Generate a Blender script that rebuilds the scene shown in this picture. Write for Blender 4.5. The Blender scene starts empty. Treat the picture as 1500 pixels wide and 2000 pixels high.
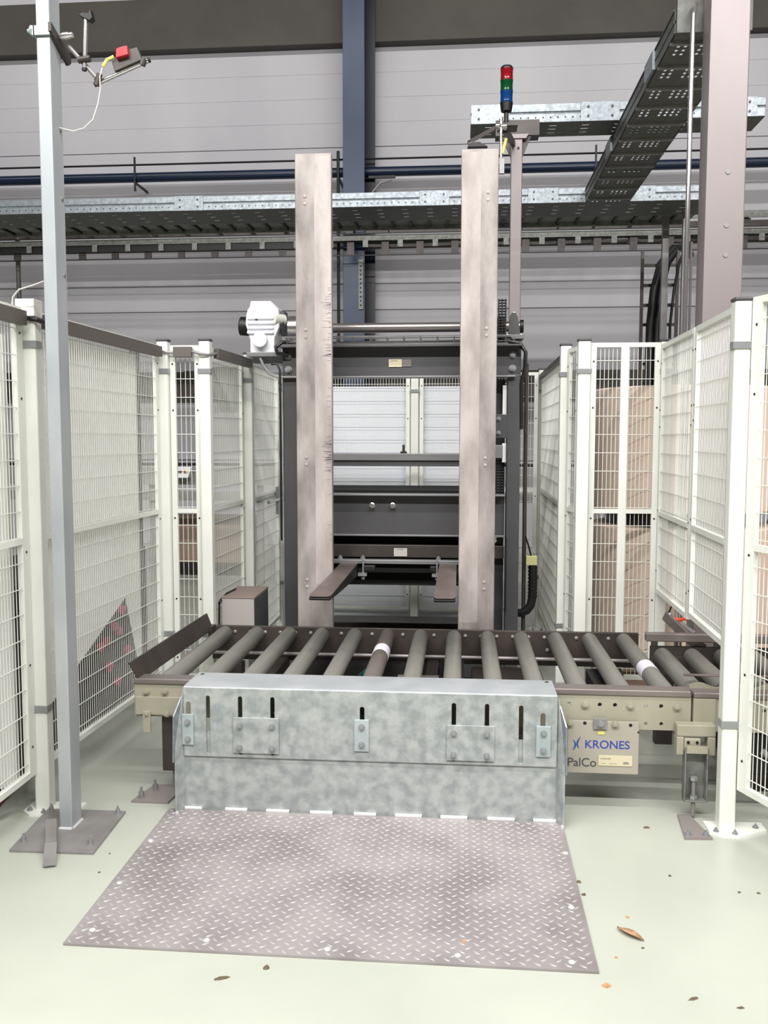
import bpy, bmesh, math, random
from mathutils import Vector, Matrix
random.seed(11)
S = bpy.context.scene
C = S.collection
V = Vector

# ------------------------------------------------------------------ camera
cam = bpy.data.cameras.new('camera')
cam.sensor_fit = 'HORIZONTAL'; cam.sensor_width = 36.0; cam.lens = 36.0 * 1759 / 1500
cam.clip_start = 0.05; cam.clip_end = 100
co = bpy.data.objects.new('camera', cam); C.objects.link(co)
pitch, yaw = 0.08199, 0.08564
co.location = (0, 0, 1.5); co.rotation_euler = (math.pi / 2 - pitch, -0.0007, yaw)
S.camera = co

# ------------------------------------------------------------------ world, lamps, exposure
S.view_settings.view_transform = 'Standard'
S.view_settings.look = 'None'
S.view_settings.gamma = 1.0
S.view_settings.use_curve_mapping = False
S.view_settings.exposure = 0.13
w = bpy.data.worlds.new('world'); S.world = w; w.use_nodes = True
w.node_tree.nodes['Background'].inputs[0].default_value = (0.9, 0.93, 1.0, 1)
w.node_tree.nodes['Background'].inputs[1].default_value = 0.006
def strip(y, z, power, sx=22.0, sy=0.16, col=(1, 0.985, 0.97), x=0.0, tilt=0.0):
    l = bpy.data.lights.new('strip_lamp_or_wall_fill', 'AREA'); l.shape = 'RECTANGLE'
    l.size = sx; l.size_y = sy; l.energy = power; l.color = col
    o = bpy.data.objects.new('strip_lamp_or_wall_fill', l); C.objects.link(o)
    o.location = (x, y, z); o.rotation_euler = (tilt, 0, 0)
strip(-2.2, 6.6, 1150, sx=12, tilt=math.radians(34))
strip(1.2, 7.0, 520, sx=12, tilt=math.radians(15))
strip(8.3, 7.9, 330, tilt=math.radians(72))  # added light aimed at the rear wall to brighten it; no such fixture

# ------------------------------------------------------------------ materials
def lin(h):
    h = h.lstrip('#'); r = [int(h[i:i + 2], 16) / 255 for i in (0, 2, 4)]
    return tuple((c / 12.92 if c <= .04045 else ((c + .055) / 1.055) ** 2.4) for c in r) + (1,)
MATS = {}
def mat(name, col, rough=.5, metal=0.0, col2=None, scale=6.0, stretch=(1, 1, 1), lo=.35, hi=.65, bump=0.0, bscale=60.0, detail=4.0, rvar=0.0, vor=False):
    m = bpy.data.materials.new(name); m.use_nodes = True
    nt = m.node_tree; b = nt.nodes['Principled BSDF']
    b.inputs['Base Color'].default_value = lin(col); b.inputs['Roughness'].default_value = rough
    b.inputs['Metallic'].default_value = metal
    tc = nt.nodes.new('ShaderNodeTexCoord'); mp = nt.nodes.new('ShaderNodeMapping')
    mp.inputs['Scale'].default_value = stretch
    nt.links.new(tc.outputs['Object'], mp.inputs[0])
    if col2:
        if vor:
            n = nt.nodes.new('ShaderNodeTexVoronoi'); n.inputs['Scale'].default_value = scale
            nt.links.new(mp.outputs[0], n.inputs['Vector'])
            sep = nt.nodes.new('ShaderNodeSeparateColor'); nt.links.new(n.outputs['Color'], sep.inputs[0])
            n2 = nt.nodes.new('ShaderNodeTexNoise'); n2.inputs['Scale'].default_value = scale * .6; n2.inputs['Detail'].default_value = 5
            nt.links.new(mp.outputs[0], n2.inputs['Vector'])
            mx = nt.nodes.new('ShaderNodeMix'); mx.data_type = 'FLOAT'; mx.inputs[0].default_value = .72
            nt.links.new(sep.outputs[0], mx.inputs[2]); nt.links.new(n2.outputs[0], mx.inputs[3]); fac = mx.outputs[0]
        else:
            n = nt.nodes.new('ShaderNodeTexNoise'); n.inputs['Scale'].default_value = scale; n.inputs['Detail'].default_value = detail
            nt.links.new(mp.outputs[0], n.inputs['Vector']); fac = n.outputs[0]
        r = nt.nodes.new('ShaderNodeValToRGB')
        r.color_ramp.elements[0].position = lo; r.color_ramp.elements[0].color = lin(col)
        r.color_ramp.elements[1].position = hi; r.color_ramp.elements[1].color = lin(col2)
        nt.links.new(fac, r.inputs[0]); nt.links.new(r.outputs[0], b.inputs['Base Color'])
        if rvar:
            mr = nt.nodes.new('ShaderNodeMapRange'); mr.inputs[3].default_value = rough - rvar; mr.inputs[4].default_value = rough + rvar
            nt.links.new(fac, mr.inputs[0]); nt.links.new(mr.outputs[0], b.inputs['Roughness'])
    if bump:
        nb = nt.nodes.new('ShaderNodeTexNoise'); nb.inputs['Scale'].default_value = bscale; nb.inputs['Detail'].default_value = 3
        nt.links.new(mp.outputs[0], nb.inputs['Vector'])
        bp = nt.nodes.new('ShaderNodeBump'); bp.inputs['Strength'].default_value = bump; bp.inputs['Distance'].default_value = .01
        nt.links.new(nb.outputs[0], bp.inputs['Height']); nt.links.new(bp.outputs[0], b.inputs['Normal'])
    MATS[name] = m
    return m
M = MATS
mat('floor_paint', '#abafa3', .30, 0, '#b6b9ad', 1.3, bump=.03, bscale=8, rvar=.08)
mat('wall_white', '#b3b1b6', .55, 0, '#bebcc0', .8, (1, 1, .4))
mat('band_dark', '#3a352f', .6, 0, '#423d36', 2)
mat('ceiling_grey', '#4f4d4c', .8)
mat('hall_grey', '#3c3a39', .8)
mat('fence_white', '#dfe1d8', .38, 0, '#e8e9e2', 3)
mat('galv', '#979da2', .42, .5, '#7f868b', 40, lo=.34, hi=.66, rvar=.06, detail=7)
mat('galv_panel', '#b4b8b6', .42, .3, '#959b9b', 26, lo=.36, hi=.64, rvar=.06, detail=8)
mat('galv_dull', '#8a8b88', .55, .4, '#74756f', 30, vor=True)
mat('tray_shaded', '#5e605d', .5, .3, '#53544f', 30, vor=True)  # galvanised steel darkened to paint in the trays' underside shade
mat('zinc_plate', '#b4bfc0', .4, .3, '#a5b0b2', 9)
mat('post_galv', '#b6b9bc', .40, .25, '#a3a8ac', 5, (1, 1, .4))
mat('tread_steel', '#a09a9a', .42, .2, '#868080', 3.6, lo=.4, hi=.66, rvar=.08, detail=6)
mat('tread_worn', '#b0a8a9', .42, .25)
mat('weld', '#dedede', .35, .35)
mat('roller_grey', '#7b7a74', .42, .2, '#88867f', 9, (1, .3, 1))
mat('roller_brown', '#635b57', .5, .15, '#756d68', 9, (1, .3, 1))
mat('roller_sleeve', '#e4dfee', .5)
mat('beam_beige', '#989482', .5, .05, '#a39e8d', 5)
mat('beam_brown', '#4b433e', .5, .25, '#3c3633', 5)
mat('rail_brown', '#8d827e', .38, .5, '#7e7572', 8, (.3, 1, 1))
mat('dark_rail', '#4c4542', .45, .3, '#3b3634', 6)
mat('machine_grey', '#504f51', .42, .1, '#49484a', 4)
mat('machine_light', '#8b8b8c', .4, .35, '#7d7d7d', 6, (.3, 1, 1))
mat('black', '#0c0c0d', .5)
mat('black_rubber', '#151515', .45)
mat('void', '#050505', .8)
mat('board', '#a59d99', .5, .05, '#746c68', 3.0, (2.6, 2.6, .9), lo=.40, hi=.66, bump=.15, bscale=30, detail=7)
mat('board_stain', '#b6aca8', .5, .05, '#887f7a', 3.0, (2.4, 2.4, .8), lo=.42, hi=.7, bump=.15, bscale=30, detail=7)
mat('fork_steel', '#857872', .45, .35, '#6c605b', 7, (1, .3, 1))
mat('fork_black', '#1c1b1a', .5)
mat('blue_paint', '#1e2f4b', .4, 0, '#2a3d5b', 2.2, (1, 1, .5))
mat('blue_paint_shaded', '#0c1222', .4)  # blue paint darkened to put the front flange's shadow in the colour
mat('pipe_blue', '#17243c', .3)
mat('steel_pink', '#8b8282', .42, .3, '#807778', 1.5, (1, 1, .4), rvar=.05)
mat('chrome', '#d5d2d2', .18, .9)
mat('shaft_steel', '#8b8583', .3, .7)
mat('motor_white', '#eeeef2', .35)
mat('motor_cream', '#dcdcd2', .4)
mat('kraft', '#d9c4b4', .7, 0, '#dfcbbc', 1.2)
mat('kraft_end', '#8f7a6a', .8)
mat('duct_grey', '#5d5753', .5)
mat('cap_dark', '#4c464a', .5)
mat('clip_grey', '#9ea0a2', .35, .5)
mat('sheet_white', '#e9e8e4', .5, 0, '#e2e1dd', 2)
mat('board_white', '#dfe2e8', .5)
mat('film_dark', '#171214', .4, 0, '#241a1e', 6)
mat('film_pink', '#cf4d6e', .4)
mat('box_grey', '#b2aca7', .5)
mat('box_top', '#8d7b72', .5)
mat('box_side_shade', '#4e504f', .5)  # box grey darkened, painting shade onto its right side
mat('sign', '#a39d90', .5)
mat('text_blue', '#2b3f96', .5)
mat('text_dark', '#4b4a4a', .5)
mat('label_cream', '#cdc3a5', .5)
mat('label_grey', '#77726c', .4)
mat('yellow', '#d8d26a', .5)
mat('cable_white', '#cfcbc4', .5)
mat('red', '#a31f24', .4)
mat('red_dark', '#4a1518', .5)
mat('foot_brown', '#8b8380', .5, .1)
mat('orange', '#e2502a', .4)
mat('teal', '#1f5a56', .4)
mat('leaf', '#c79c78', .7, 0, '#9c7554', 25)
mat('chip', '#5d5240', .8)
mat('conv_grey', '#9c9a98', .45, .3, '#8c8a88', 4)
mat('panel_white', '#e6e6e4', .4)
mat('strap_grey', '#93908f', .42, .25, '#85817f', 9)
for nm, c in (('lens_red', '#8e1520'), ('lens_green', '#0c4a26'), ('lens_blue', '#123f78')):
    m = mat(nm, c, .15); m.node_tree.nodes['Principled BSDF'].inputs['Transmission Weight'].default_value = .25

# ------------------------------------------------------------------ helpers
ORG = {}
class MB:
    def __init__(s): s.v = []; s.f = []
    def add(s, vs, fs):
        n = len(s.v); s.v += [tuple(v) for v in vs]; s.f += [tuple(i + n for i in f) for f in fs]; return s
    def box(s, x0, x1, y0, y1, z0, z1):
        return s.add([(x, y, z) for z in (z0, z1) for y in (y0, y1) for x in (x0, x1)],
                     [(0, 2, 3, 1), (4, 5, 7, 6), (0, 1, 5, 4), (2, 6, 7, 3), (0, 4, 6, 2), (1, 3, 7, 5)])
    def bar(s, p, q, a, b, up=(0, 0, 1)):
        """box from p to q; a = size across (horizontal), b = size along up"""
        p, q = V(p), V(q); d = (q - p).normalized(); u = V(up)
        if abs(d.dot(u)) > .98: u = V((0, 1, 0))
        r = d.cross(u).normalized(); u = r.cross(d)
        vs = []
        for e in (p, q):
            for i, j in ((-1, -1), (1, -1), (1, 1), (-1, 1)): vs.append(e + r * a / 2 * i + u * b / 2 * j)
        return s.add(vs, [(0, 1, 2, 3), (7, 6, 5, 4), (0, 4, 5, 1), (1, 5, 6, 2), (2, 6, 7, 3), (3, 7, 4, 0)])
    def cyl(s, p, q, r, n=16, r2=None, cap=True):
        p, q = V(p), V(q); r2 = r if r2 is None else r2; d = (q - p).normalized()
        u = V((0, 0, 1)) if abs(d.z) < .9 else V((1, 0, 0)); a = d.cross(u).normalized(); b = d.cross(a)
        vs = []
        for e, rr in ((p, r), (q, r2)):
            for i in range(n):
                t = 2 * math.pi * i / n; vs.append(e + (a * math.cos(t) + b * math.sin(t)) * rr)
        fs = [(i, (i + 1) % n, n + (i + 1) % n, n + i) for i in range(n)]
        if cap: fs += [tuple(range(n))[::-1], tuple(range(n, 2 * n))]
        return s.add(vs, fs)
    def lathe(s, o, d, prof, n=20):
        """prof: list of (distance along d, radius)"""
        o, d = V(o), V(d).normalized()
        u = V((0, 0, 1)) if abs(d.z) < .9 else V((1, 0, 0)); a = d.cross(u).normalized(); b = d.cross(a)
        vs, fs = [], []
        for t, r in prof:
            for i in range(n):
                g = 2 * math.pi * i / n; vs.append(o + d * t + (a * math.cos(g) + b * math.sin(g)) * r)
        for k in range(len(prof) - 1):
            for i in range(n): fs.append((k * n + i, k * n + (i + 1) % n, (k + 1) * n + (i + 1) % n, (k + 1) * n + i))
        fs += [tuple(range(n))[::-1], tuple(range((len(prof) - 1) * n, len(prof) * n))]
        return s.add(vs, fs)
    def tube(s, pts, r, n=8):
        pts = [V(p) for p in pts]
        vs, fs = [], []; a = None
        for k, p in enumerate(pts):
            d = (pts[min(k + 1, len(pts) - 1)] - pts[max(k - 1, 0)]).normalized()
            if a is None:
                u = V((0, 0, 1)) if abs(d.z) < .9 else V((1, 0, 0)); a = d.cross(u).normalized()
            else: a = (a - d * a.dot(d)).normalized()
            b = d.cross(a)
            for i in range(n):
                g = 2 * math.pi * i / n; vs.append(p + (a * math.cos(g) + b * math.sin(g)) * r)
        for k in range(len(pts) - 1):
            for i in range(n): fs.append((k * n + i, k * n + (i + 1) % n, (k + 1) * n + (i + 1) % n, (k + 1) * n + i))
        fs += [tuple(range(n))[::-1], tuple(range((len(pts) - 1) * n, len(pts) * n))]
        return s.add(vs, fs)
    def prism(s, poly, plane, a, b):
        """poly in 2D; plane 'xz' extrudes y a..b, 'yz' extrudes x, 'xy' extrudes z"""
        def P(p, t):
            return {'xz': (p[0], t, p[1]), 'yz': (t, p[0], p[1]), 'xy': (p[0], p[1], t)}[plane]
        n = len(poly)
        return s.add([P(p, a) for p in poly] + [P(p, b) for p in poly],
                     [tuple(range(n)), tuple(range(n, 2 * n))[::-1]] + [(i, n + i, n + (i + 1) % n, (i + 1) % n) for i in range(n)])
    def holed(s, outer, holes, plane, a, b):
        """flat plate with through holes"""
        bm = bmesh.new(); loops = []
        for lp in [outer] + holes:
            vs = [bm.verts.new((p[0], p[1], 0)) for p in lp]
            for i in range(len(vs)): bm.edges.new((vs[i], vs[(i + 1) % len(vs)]))
            loops.append(vs)
        bmesh.ops.triangle_fill(bm, use_beauty=True, edges=bm.edges[:])
        bm.verts.index_update(); n = len(bm.verts)
        def P(p, t): return {'xz': (p.x, t, p.y), 'yz': (t, p.x, p.y), 'xy': (p.x, p.y, t)}[plane]
        vs = [P(v.co, a) for v in bm.verts] + [P(v.co, b) for v in bm.verts]
        fs = []
        for f in bm.faces:
            ix = [v.index for v in f.verts]; fs.append(tuple(ix)); fs.append(tuple(i + n for i in ix[::-1]))
        for lp in loops:
            for i in range(len(lp)):
                p, q = lp[i].index, lp[(i + 1) % len(lp)].index; fs.append((p, q, q + n, p + n))
        bm.free(); return s.add(vs, fs)
    def build(s, name, m, parent=None, smooth=False, bevel=0.0, org=None, seg=2):
        o0 = ORG[parent.name] if parent is not None else V(org or (0, 0, 0))
        me = bpy.data.meshes.new(name)
        me.from_pydata([tuple(V(v) - o0) for v in s.v], [], s.f)
        bm = bmesh.new(); bm.from_mesh(me); bmesh.ops.recalc_face_normals(bm, faces=bm.faces[:])
        bm.to_mesh(me); bm.free()
        if smooth:
            for p in me.polygons: p.use_smooth = True
            me.set_sharp_from_angle(angle=math.radians(42))
        me.materials.append(M[m] if isinstance(m, str) else m)
        o = bpy.data.objects.new(name, me); C.objects.link(o)
        if parent is not None: o.parent = parent
        else: o.location = o0
        ORG[o.name] = o0
        if bevel:
            b = o.modifiers.new('bevel', 'BEVEL'); b.width = bevel; b.segments = seg; b.limit_method = 'ANGLE'; b.angle_limit = math.radians(40)
        return o
def tag(o, label, cat, group=None, kind=None):
    o['label'] = label; o['category'] = cat
    if group: o['group'] = group
    if kind: o['kind'] = kind
    return o
def thing(name, label, cat, loc, group=None):
    o = bpy.data.objects.new(name, None); C.objects.link(o); o.location = loc; o.empty_display_size = .1
    ORG[o.name] = V(loc); return tag(o, label, cat, group)
def solo(mb, name, m, label, cat, loc, group=None, **k):
    return tag(mb.build(name, m, None, org=loc, **k), label, cat, group)
def stuff(o): o['kind'] = 'stuff'; return o
def structure(o): o['kind'] = 'structure'; return o
def box(*a): return MB().box(*a)
def cyl(*a, **k): return MB().cyl(*a, **k)
def cp(o, off):
    c = o.copy(); C.objects.link(c); c.location = V(o.location) + V(off); ORG[c.name] = ORG[o.name]
    for ch in o.children:
        d = ch.copy(); C.objects.link(d); d.parent = c; ORG[d.name] = ORG[ch.name]
    return c
def slot(x, z0, z1, w, n=6):
    r = w / 2; p = []
    for i in range(n + 1): t = math.pi * i / n; p.append((x + r * math.cos(t), z1 - r + r * math.sin(t)))
    for i in range(n + 1): t = math.pi + math.pi * i / n; p.append((x + r * math.cos(t), z0 + r + r * math.sin(t)))
    return p
def disc(x, z, r, n=10): return [(x + r * math.cos(2 * math.pi * i / n), z + r * math.sin(2 * math.pi * i / n)) for i in range(n)]
def bolt_y(x, y, z, r=.012, h=.012):
    """hexagon bolt head facing the camera side (-y) on a washer"""
    b = MB(); b.cyl((x, y, z), (x, y - .003, z), r * 1.35, 14); b.cyl((x, y - .003, z), (x, y - h, z), r, 6); b.cyl((x, y - h, z), (x, y - h - .004, z), r * .5, 8); return b
def bolt_z(x, y, z, r=.012, h=.02):
    b = MB(); b.cyl((x, y, z), (x, y, z + .003), r * 1.4, 14); b.cyl((x, y, z + .003), (x, y, z + h * .6), r, 6); b.cyl((x, y, z + h * .6), (x, y, z + h), r * .5, 8); return b
def text(body, x0, x1, z0, y, m, parent, name='lettering', h=None):
    """flat raised print facing -y, fitted to x0..x1 with its baseline at z0"""
    cu = bpy.data.curves.new(name, 'FONT'); cu.body = body; cu.size = 1; cu.extrude = 0.0; cu.offset = .012 if name == 'lettering' and h else 0.0
    t = bpy.data.objects.new('tmp_text', cu); C.objects.link(t)
    dg = bpy.context.evaluated_depsgraph_get(); me = bpy.data.meshes.new_from_object(t.evaluated_get(dg))
    bpy.data.objects.remove(t); bpy.data.curves.remove(cu)
    xs = [v.co.x for v in me.vertices]; ys = [v.co.y for v in me.vertices]
    sx = (x1 - x0) / (max(xs) - min(xs)); sz = sx if h is None else h / (max(ys) - min(0, min(ys)))
    o0 = ORG[parent.name]
    for v in me.vertices: v.co = V((x0 + (v.co.x - min(xs)) * sx, y, z0 + v.co.y * sz)) - o0
    me.materials.clear(); me.materials.append(M[m])
    o = bpy.data.objects.new(name, me); C.objects.link(o); o.parent = parent; ORG[o.name] = o0; return o

# ------------------------------------------------------------------ setting
structure(box(-13, 13, -9, 12.6, -.2, 0).build('floor', 'floor_paint'))
wb = structure(box(-13, 13, 12.46, 12.6, 0, 9).build('wall_back', 'band_dark'))
zs = [0, 1.08, 2.16, 3.24, 4.32, 5.40, 6.69, 8.0]
for a, b in zip(zs[:-1], zs[1:]):
    box(-13, 13, 12.40, 12.46, a + .004, b - .004).build('wall_panel', 'wall_white', wb, bevel=.004)
for z in (5.72, 6.04, 6.36):
    box(-13, 13, 12.396, 12.40, z, z + .012).build('panel_rib', 'wall_white', wb)
structure(box(-13, 13, 12.22, 12.40, 6.68, 7.33).build('trim_1', 'band_dark'))
structure(box(-13.2, -13, -9, 12.6, 0, 9).build('wall_left', 'hall_grey'))
structure(box(13, 13.2, -9, 12.6, 0, 9).build('wall_right', 'hall_grey'))
structure(box(-13, 13, -9.2, -9, 0, 9).build('wall_front', 'hall_grey'))
structure(box(-13.2, 13.2, -9.2, 12.6, 9, 9.2).build('ceiling', 'ceiling_grey'))

# ------------------------------------------------------------------ blue wall column, pipe, conduit
t = thing('steel_column', 'dark blue painted steel H column against the white rear wall', 'column', (-1.36, 12, 0))
box(-1.535, -1.258, 11.72, 11.75, 0, 7.6).build('front_flange', 'blue_paint', t, bevel=.004)
box(-1.41, -1.385, 11.75, 12.16, 0, 7.6).build('web', 'blue_paint_shaded', t)
box(-1.535, -1.165, 12.16, 12.19, 0, 7.6).build('rear_flange', 'blue_paint_shaded', t)
mr = MB().holed([(-1.335, 3.15), (-1.275, 3.15), (-1.275, 3.78), (-1.335, 3.78)], [disc(-1.305, 3.2 + i * .055, .012, 6) for i in range(10)], 'xz', 11.69, 11.70)
mr.build('mounting_rail', 'galv_dull', t)
t = thing('wall_pipe', 'thick dark blue pipe running along the rear wall', 'pipe', (0, 12.05, 5.0))
cyl((-9, 12.0, 4.955), (6, 12.0, 4.955), .062, 20).build('pipe', 'pipe_blue', t, smooth=True)
for x in (-4.34, -1.62, 1.67, 5.0):
    b = MB().box(x - .012, x + .012, 11.92, 11.94, 4.76, 5.2); b.box(x - .012, x + .012, 11.94, 12.4, 4.86, 4.885); b.build('pipe_bracket', 'black', t)
solo(cyl((-9, 12.0, 5.12), (6, 12.0, 5.12), .013, 8), 'wall_conduit', 'black', 'thin black conduit running just above the thick blue pipe', 'conduit', (0, 12, 5.12))
t = thing('wall_lamp_arm', 'small dark bracket with curved grey cable beside the blue column', 'bracket', (-.95, 11.7, 4.8))
box(-1.2, -.86, 11.66, 11.70, 4.78, 4.81).build('arm', 'black', t)
MB().tube([(-1.2, 11.68, 4.5), (-1.14, 11.66, 4.62), (-1.05, 11.66, 4.72), (-.9, 11.66, 4.76)], .014).build('cable', 'strap_grey', t, smooth=True)
solo(cyl((-1.6, 11.75, 0), (-1.6, 11.75, 5.15), .02, 10), 'riser_pipe', 'black', 'thin black riser pipe beside the blue column', 'pipe', (-1.6, 11.75, 0))
solo(cyl((-5.92, 11.8, 0), (-5.92, 11.8, 4.3), .03, 10), 'wall_riser', 'duct_grey', 'thin grey riser at the far left of the rear wall', 'pipe', (-5.92, 11.8, 0))

# ------------------------------------------------------------------ cable trays
def c_rail(mb, x0, x1, y, z0, z1, s=-1):
    """stepped side rail profile running along x; s=-1 faces the camera"""
    h = z1 - z0
    pr = [(0, 0), (s * .012, 0), (s * .012, h * .46), (s * .002, h * .5), (s * .002, h * .54), (s * .012, h * .58), (s * .012, h), (0, h)]
    mb.prism([(y + a, z0 + b) for a, b in pr], 'yz', x0, x1)
def x_tray(name, label, x0, x1, y0, y1, z0, z1, splices, dots):
    t = thing(name, label, 'cable tray', ((x0 + x1) / 2, y0, z0))
    m1 = MB(); c_rail(m1, x0, x1, y0, z0, z1); m1.build('side_rail', 'galv', t, bevel=.002)
    m2 = MB(); c_rail(m2, x0, x1, y1, z0, z1, 1); m2.build('side_rail', 'galv_dull', t)
    hs = []
    n = int((x1 - x0) / .22)
    for i in range(n):
        for r in range(3):
            yy = y0 + (y1 - y0) * (r + 1) / 4; xx = x0 + .1 + i * .22
            hs.append([(xx, yy - .012), (xx + .05, yy - .012), (xx + .05, yy + .012), (xx, yy + .012)])
    MB().holed([(x0, y0), (x1, y0), (x1, y1), (x0, y1)], hs, 'xy', z0, z0 + .004).build('tray_bottom', 'tray_shaded', t)
    for sx in splices:
        MB().box(sx, sx + .26, y0 - .02, y0 - .013, z0 - .003, z1 + .004).build('splice_plate', 'galv', t, bevel=.002)
        for i in (.05, .21):
            for zz in (.25, .75): cyl((sx + i, y0 - .02, z0 + (z1 - z0) * zz), (sx + i, y0 - .027, z0 + (z1 - z0) * zz), .008, 8).build('splice_bolt', 'dark_rail', t)
    d = MB()
    for xx in dots: d.cyl((xx, y0 - .0125, z0 + (z1 - z0) * .25), (xx, y0 - .0135, z0 + (z1 - z0) * .25), .006, 6)
    if dots: stuff(d.build('rail_holes', 'black', t))
    return t
mt = x_tray('cable_tray', 'long galvanised cable tray crossing the hall in front of the rear wall', -9, 2.15, 8.0, 8.5, 3.506, 3.627,
            [-2.55, .55, 1.36, -.38], [-8.9 + i * .06 for i in range(180)])
box(-9, 2.1, 8.51, 8.80, 3.526, 3.532).build('rear_pan', 'galv_dull', mt)
for i in range(58):
    x = -7.9 + i * .172
    MB().box(x, x + .026, 8.52, 8.80, 3.506, 3.526).build('rung', 'black', mt)
box(-9, 2.1, 8.80, 8.82, 3.49, 3.55).build('rear_bar', 'galv_dull', mt)
MB().bar((1.95, 8.3, 0), (1.95, 8.3, 3.5), .05, .05).build('hanger_post', 'strap_grey', mt)
x_tray('cable_tray', 'short galvanised cable tray above the machine, beside the signal light', .045, 2.0, 6.4, 6.68, 3.640, 3.762, [.05, .786, 1.684], [.135 + i * .05 for i in range(30)])
# overhead tray running towards the camera
t = thing('cable_tray', 'dark overhead perforated cable tray running lengthwise towards the camera', 'cable tray', (1.22, 5.5, 3.5))
hs = []
y = 4.85
while y < 7.9:
    for gi, (xa, nn) in enumerate(((1.085, 2), (1.20, 4))):
        for k in range(nn):
            xx = xa + k * .036
            for j in range(4):
                yy = y + j * .048
                hs.append([(xx, yy), (xx + .016, yy), (xx + .016, yy + .03), (xx, yy + .03)])
    y += .30
MB().holed([(1.04, 4.75), (1.40, 4.75), (1.40, 8.0), (1.04, 8.0)], hs, 'xy', 3.5, 3.504).build('tray_bottom', 'tray_shaded', t)
for x in (1.04, 1.40):
    b = MB().box(x - .004, x + .004, 4.75, 7.98, 3.5, 3.61); b.box(x - .008, x + .008, 4.75, 7.98, 3.548, 3.562); b.box(x - .01, x + .01, 4.75, 7.98, 3.605, 3.612); b.build('side_rail', 'tray_shaded', t)
for i in range(11): box(1.04, 1.40, 4.85 + i * .3, 4.872 + i * .3, 3.488, 3.5).build('cross_rung', 'strap_grey', t)
box(1.04, 1.40, 4.715, 4.75, 3.488, 5.2).build('riser', 'tray_shaded', t)
for x in (1.02,):
    for yy in (5.2, 6.6): box(x, x + .015, yy, yy + .22, 3.505, 3.605).build('splice_plate', 'galv', t)
# two cable ladders by the wall
for lab, z0, z1, yf, light in (('upper cable ladder with short drop brackets along the rear wall', 4.125, 4.205, 11.3, 'galv_dull'),
                               ('lower cable ladder carrying black cables, below the other one along the rear wall', 3.955, 4.02, 11.4, 'galv_dull')):
    t = thing('cable_ladder', lab, 'cable ladder', (0, yf, z0), 'cable ladders by the rear wall')
    box(-9, 5, yf, yf + .025, z0, z1).build('side_rail', light, t)
    box(-9, 5, yf + .5, yf + .525, z0, z1).build('side_rail', 'dark_rail', t)
    low = z0 < 4.0
    zb = 3.79 if low else 4.035
    for i in range(32):
        x = -8.8 + i * .435
        MB().bar((x, yf + .02, z0 + .015), (x + .0, yf + .5, z0 + .015), .05, .02).build('rung', 'dark_rail', t)
        box(x - .045, x + .045, yf + .05, yf + .07, zb, z0).build('drop_bracket', 'dark_rail', t)
        if low: box(x + .16, x + .225, yf - .012, yf, 3.87, 3.957).build('clip', 'galv_dull', t)
    box(-9, 5, yf + .05, yf + .065, zb - .012, zb).build('bottom_rod', 'black', t)
    if low:
        box(-9, -1.8, yf + .02, yf + .035, 3.872, 3.955).build('cable_cover', 'black', t)
        for k in range(3):
            pts = [(-9 + i * .5, yf + .2 + k * .06, z0 + .04 + .01 * math.sin(i * 1.7 + k)) for i in range(29)]
            MB().tube(pts, .018, 6).build('cable', 'black_rubber', t, smooth=True)
    else:
        for i in range(24):
            x = -8.6 + i * .2
            MB().bar((x, yf - .6, z0 + .0), (x + .13, yf - .2, z0 + .0), .05, .012).build('brace', 'galv_dull', t)

# ------------------------------------------------------------------ right side column, poles, ladder with hoses
t = thing('square_column', 'tall pinkish grey steel box column behind the right fence panels', 'column', (1.25, 4.62, 0))
box(1.159, 1.343, 4.55, 4.69, 0, 8.5).build('shaft', 'steel_pink', t, bevel=.006)
for z in (2.77, 2.52, 2.38): cyl((1.26, 4.55, z), (1.26, 4.546, z), .012, 8).build('weld_spot', 'strap_grey', t)
solo(MB().tube([(1.115, 4.70, 3.60), (1.105, 4.63, 3.58), (1.088, 4.6, 3.52), (1.088, 4.6, 2.5), (1.090, 4.6, .01)], .0115, 12), 'chrome_pole', 'chrome', 'thin polished steel pole in front of the pinkish grey column', 'pole', (1.09, 4.6, 0), smooth=True)
solo(cyl((1.118, 4.63, .0), (1.118, 4.63, 2.46), .0065, 10), 'thin_pole', 'chrome', 'second thinner and shorter steel rod beside the polished pole', 'pole', (1.118, 4.63, 0), smooth=True)
t = thing('vertical_ladder', 'dark vertical cable ladder carrying thick black hoses on the right', 'cable ladder', (1.98, 9.6, 0))
for x in (1.836, 2.19): box(x - .015, x + .015, 9.6, 9.63, 0, 3.41).build('side_rail', 'dark_rail', t)
for i in range(16): box(1.836, 2.19, 9.605, 9.625, .25 + i * .2, .28 + i * .2).build('rung', 'dark_rail', t)
for k, (dx, r) in enumerate(((0, .042), (.07, .035), (.2, .014))):
    pts = [(1.91 + dx, 9.53, .05), (1.91 + dx, 9.53, 2.65), (1.94 + dx, 9.53, 3.0), (2.01 + dx * .9, 9.56, 3.27), (2.15 + dx * .6, 9.65, 3.44), (2.35, 9.9, 3.50), (2.5, 10.4, 3.52)]
    MB().tube(pts, r, 10).build('hose', 'black_rubber', t, smooth=True)
solo(box(1.82, 1.875, 8.6, 8.655, 0, 3.55), 'hanger_post', 'strap_grey', 'slim grey upright post beside the black hoses', 'post', (1.85, 8.6, 0))

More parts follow.
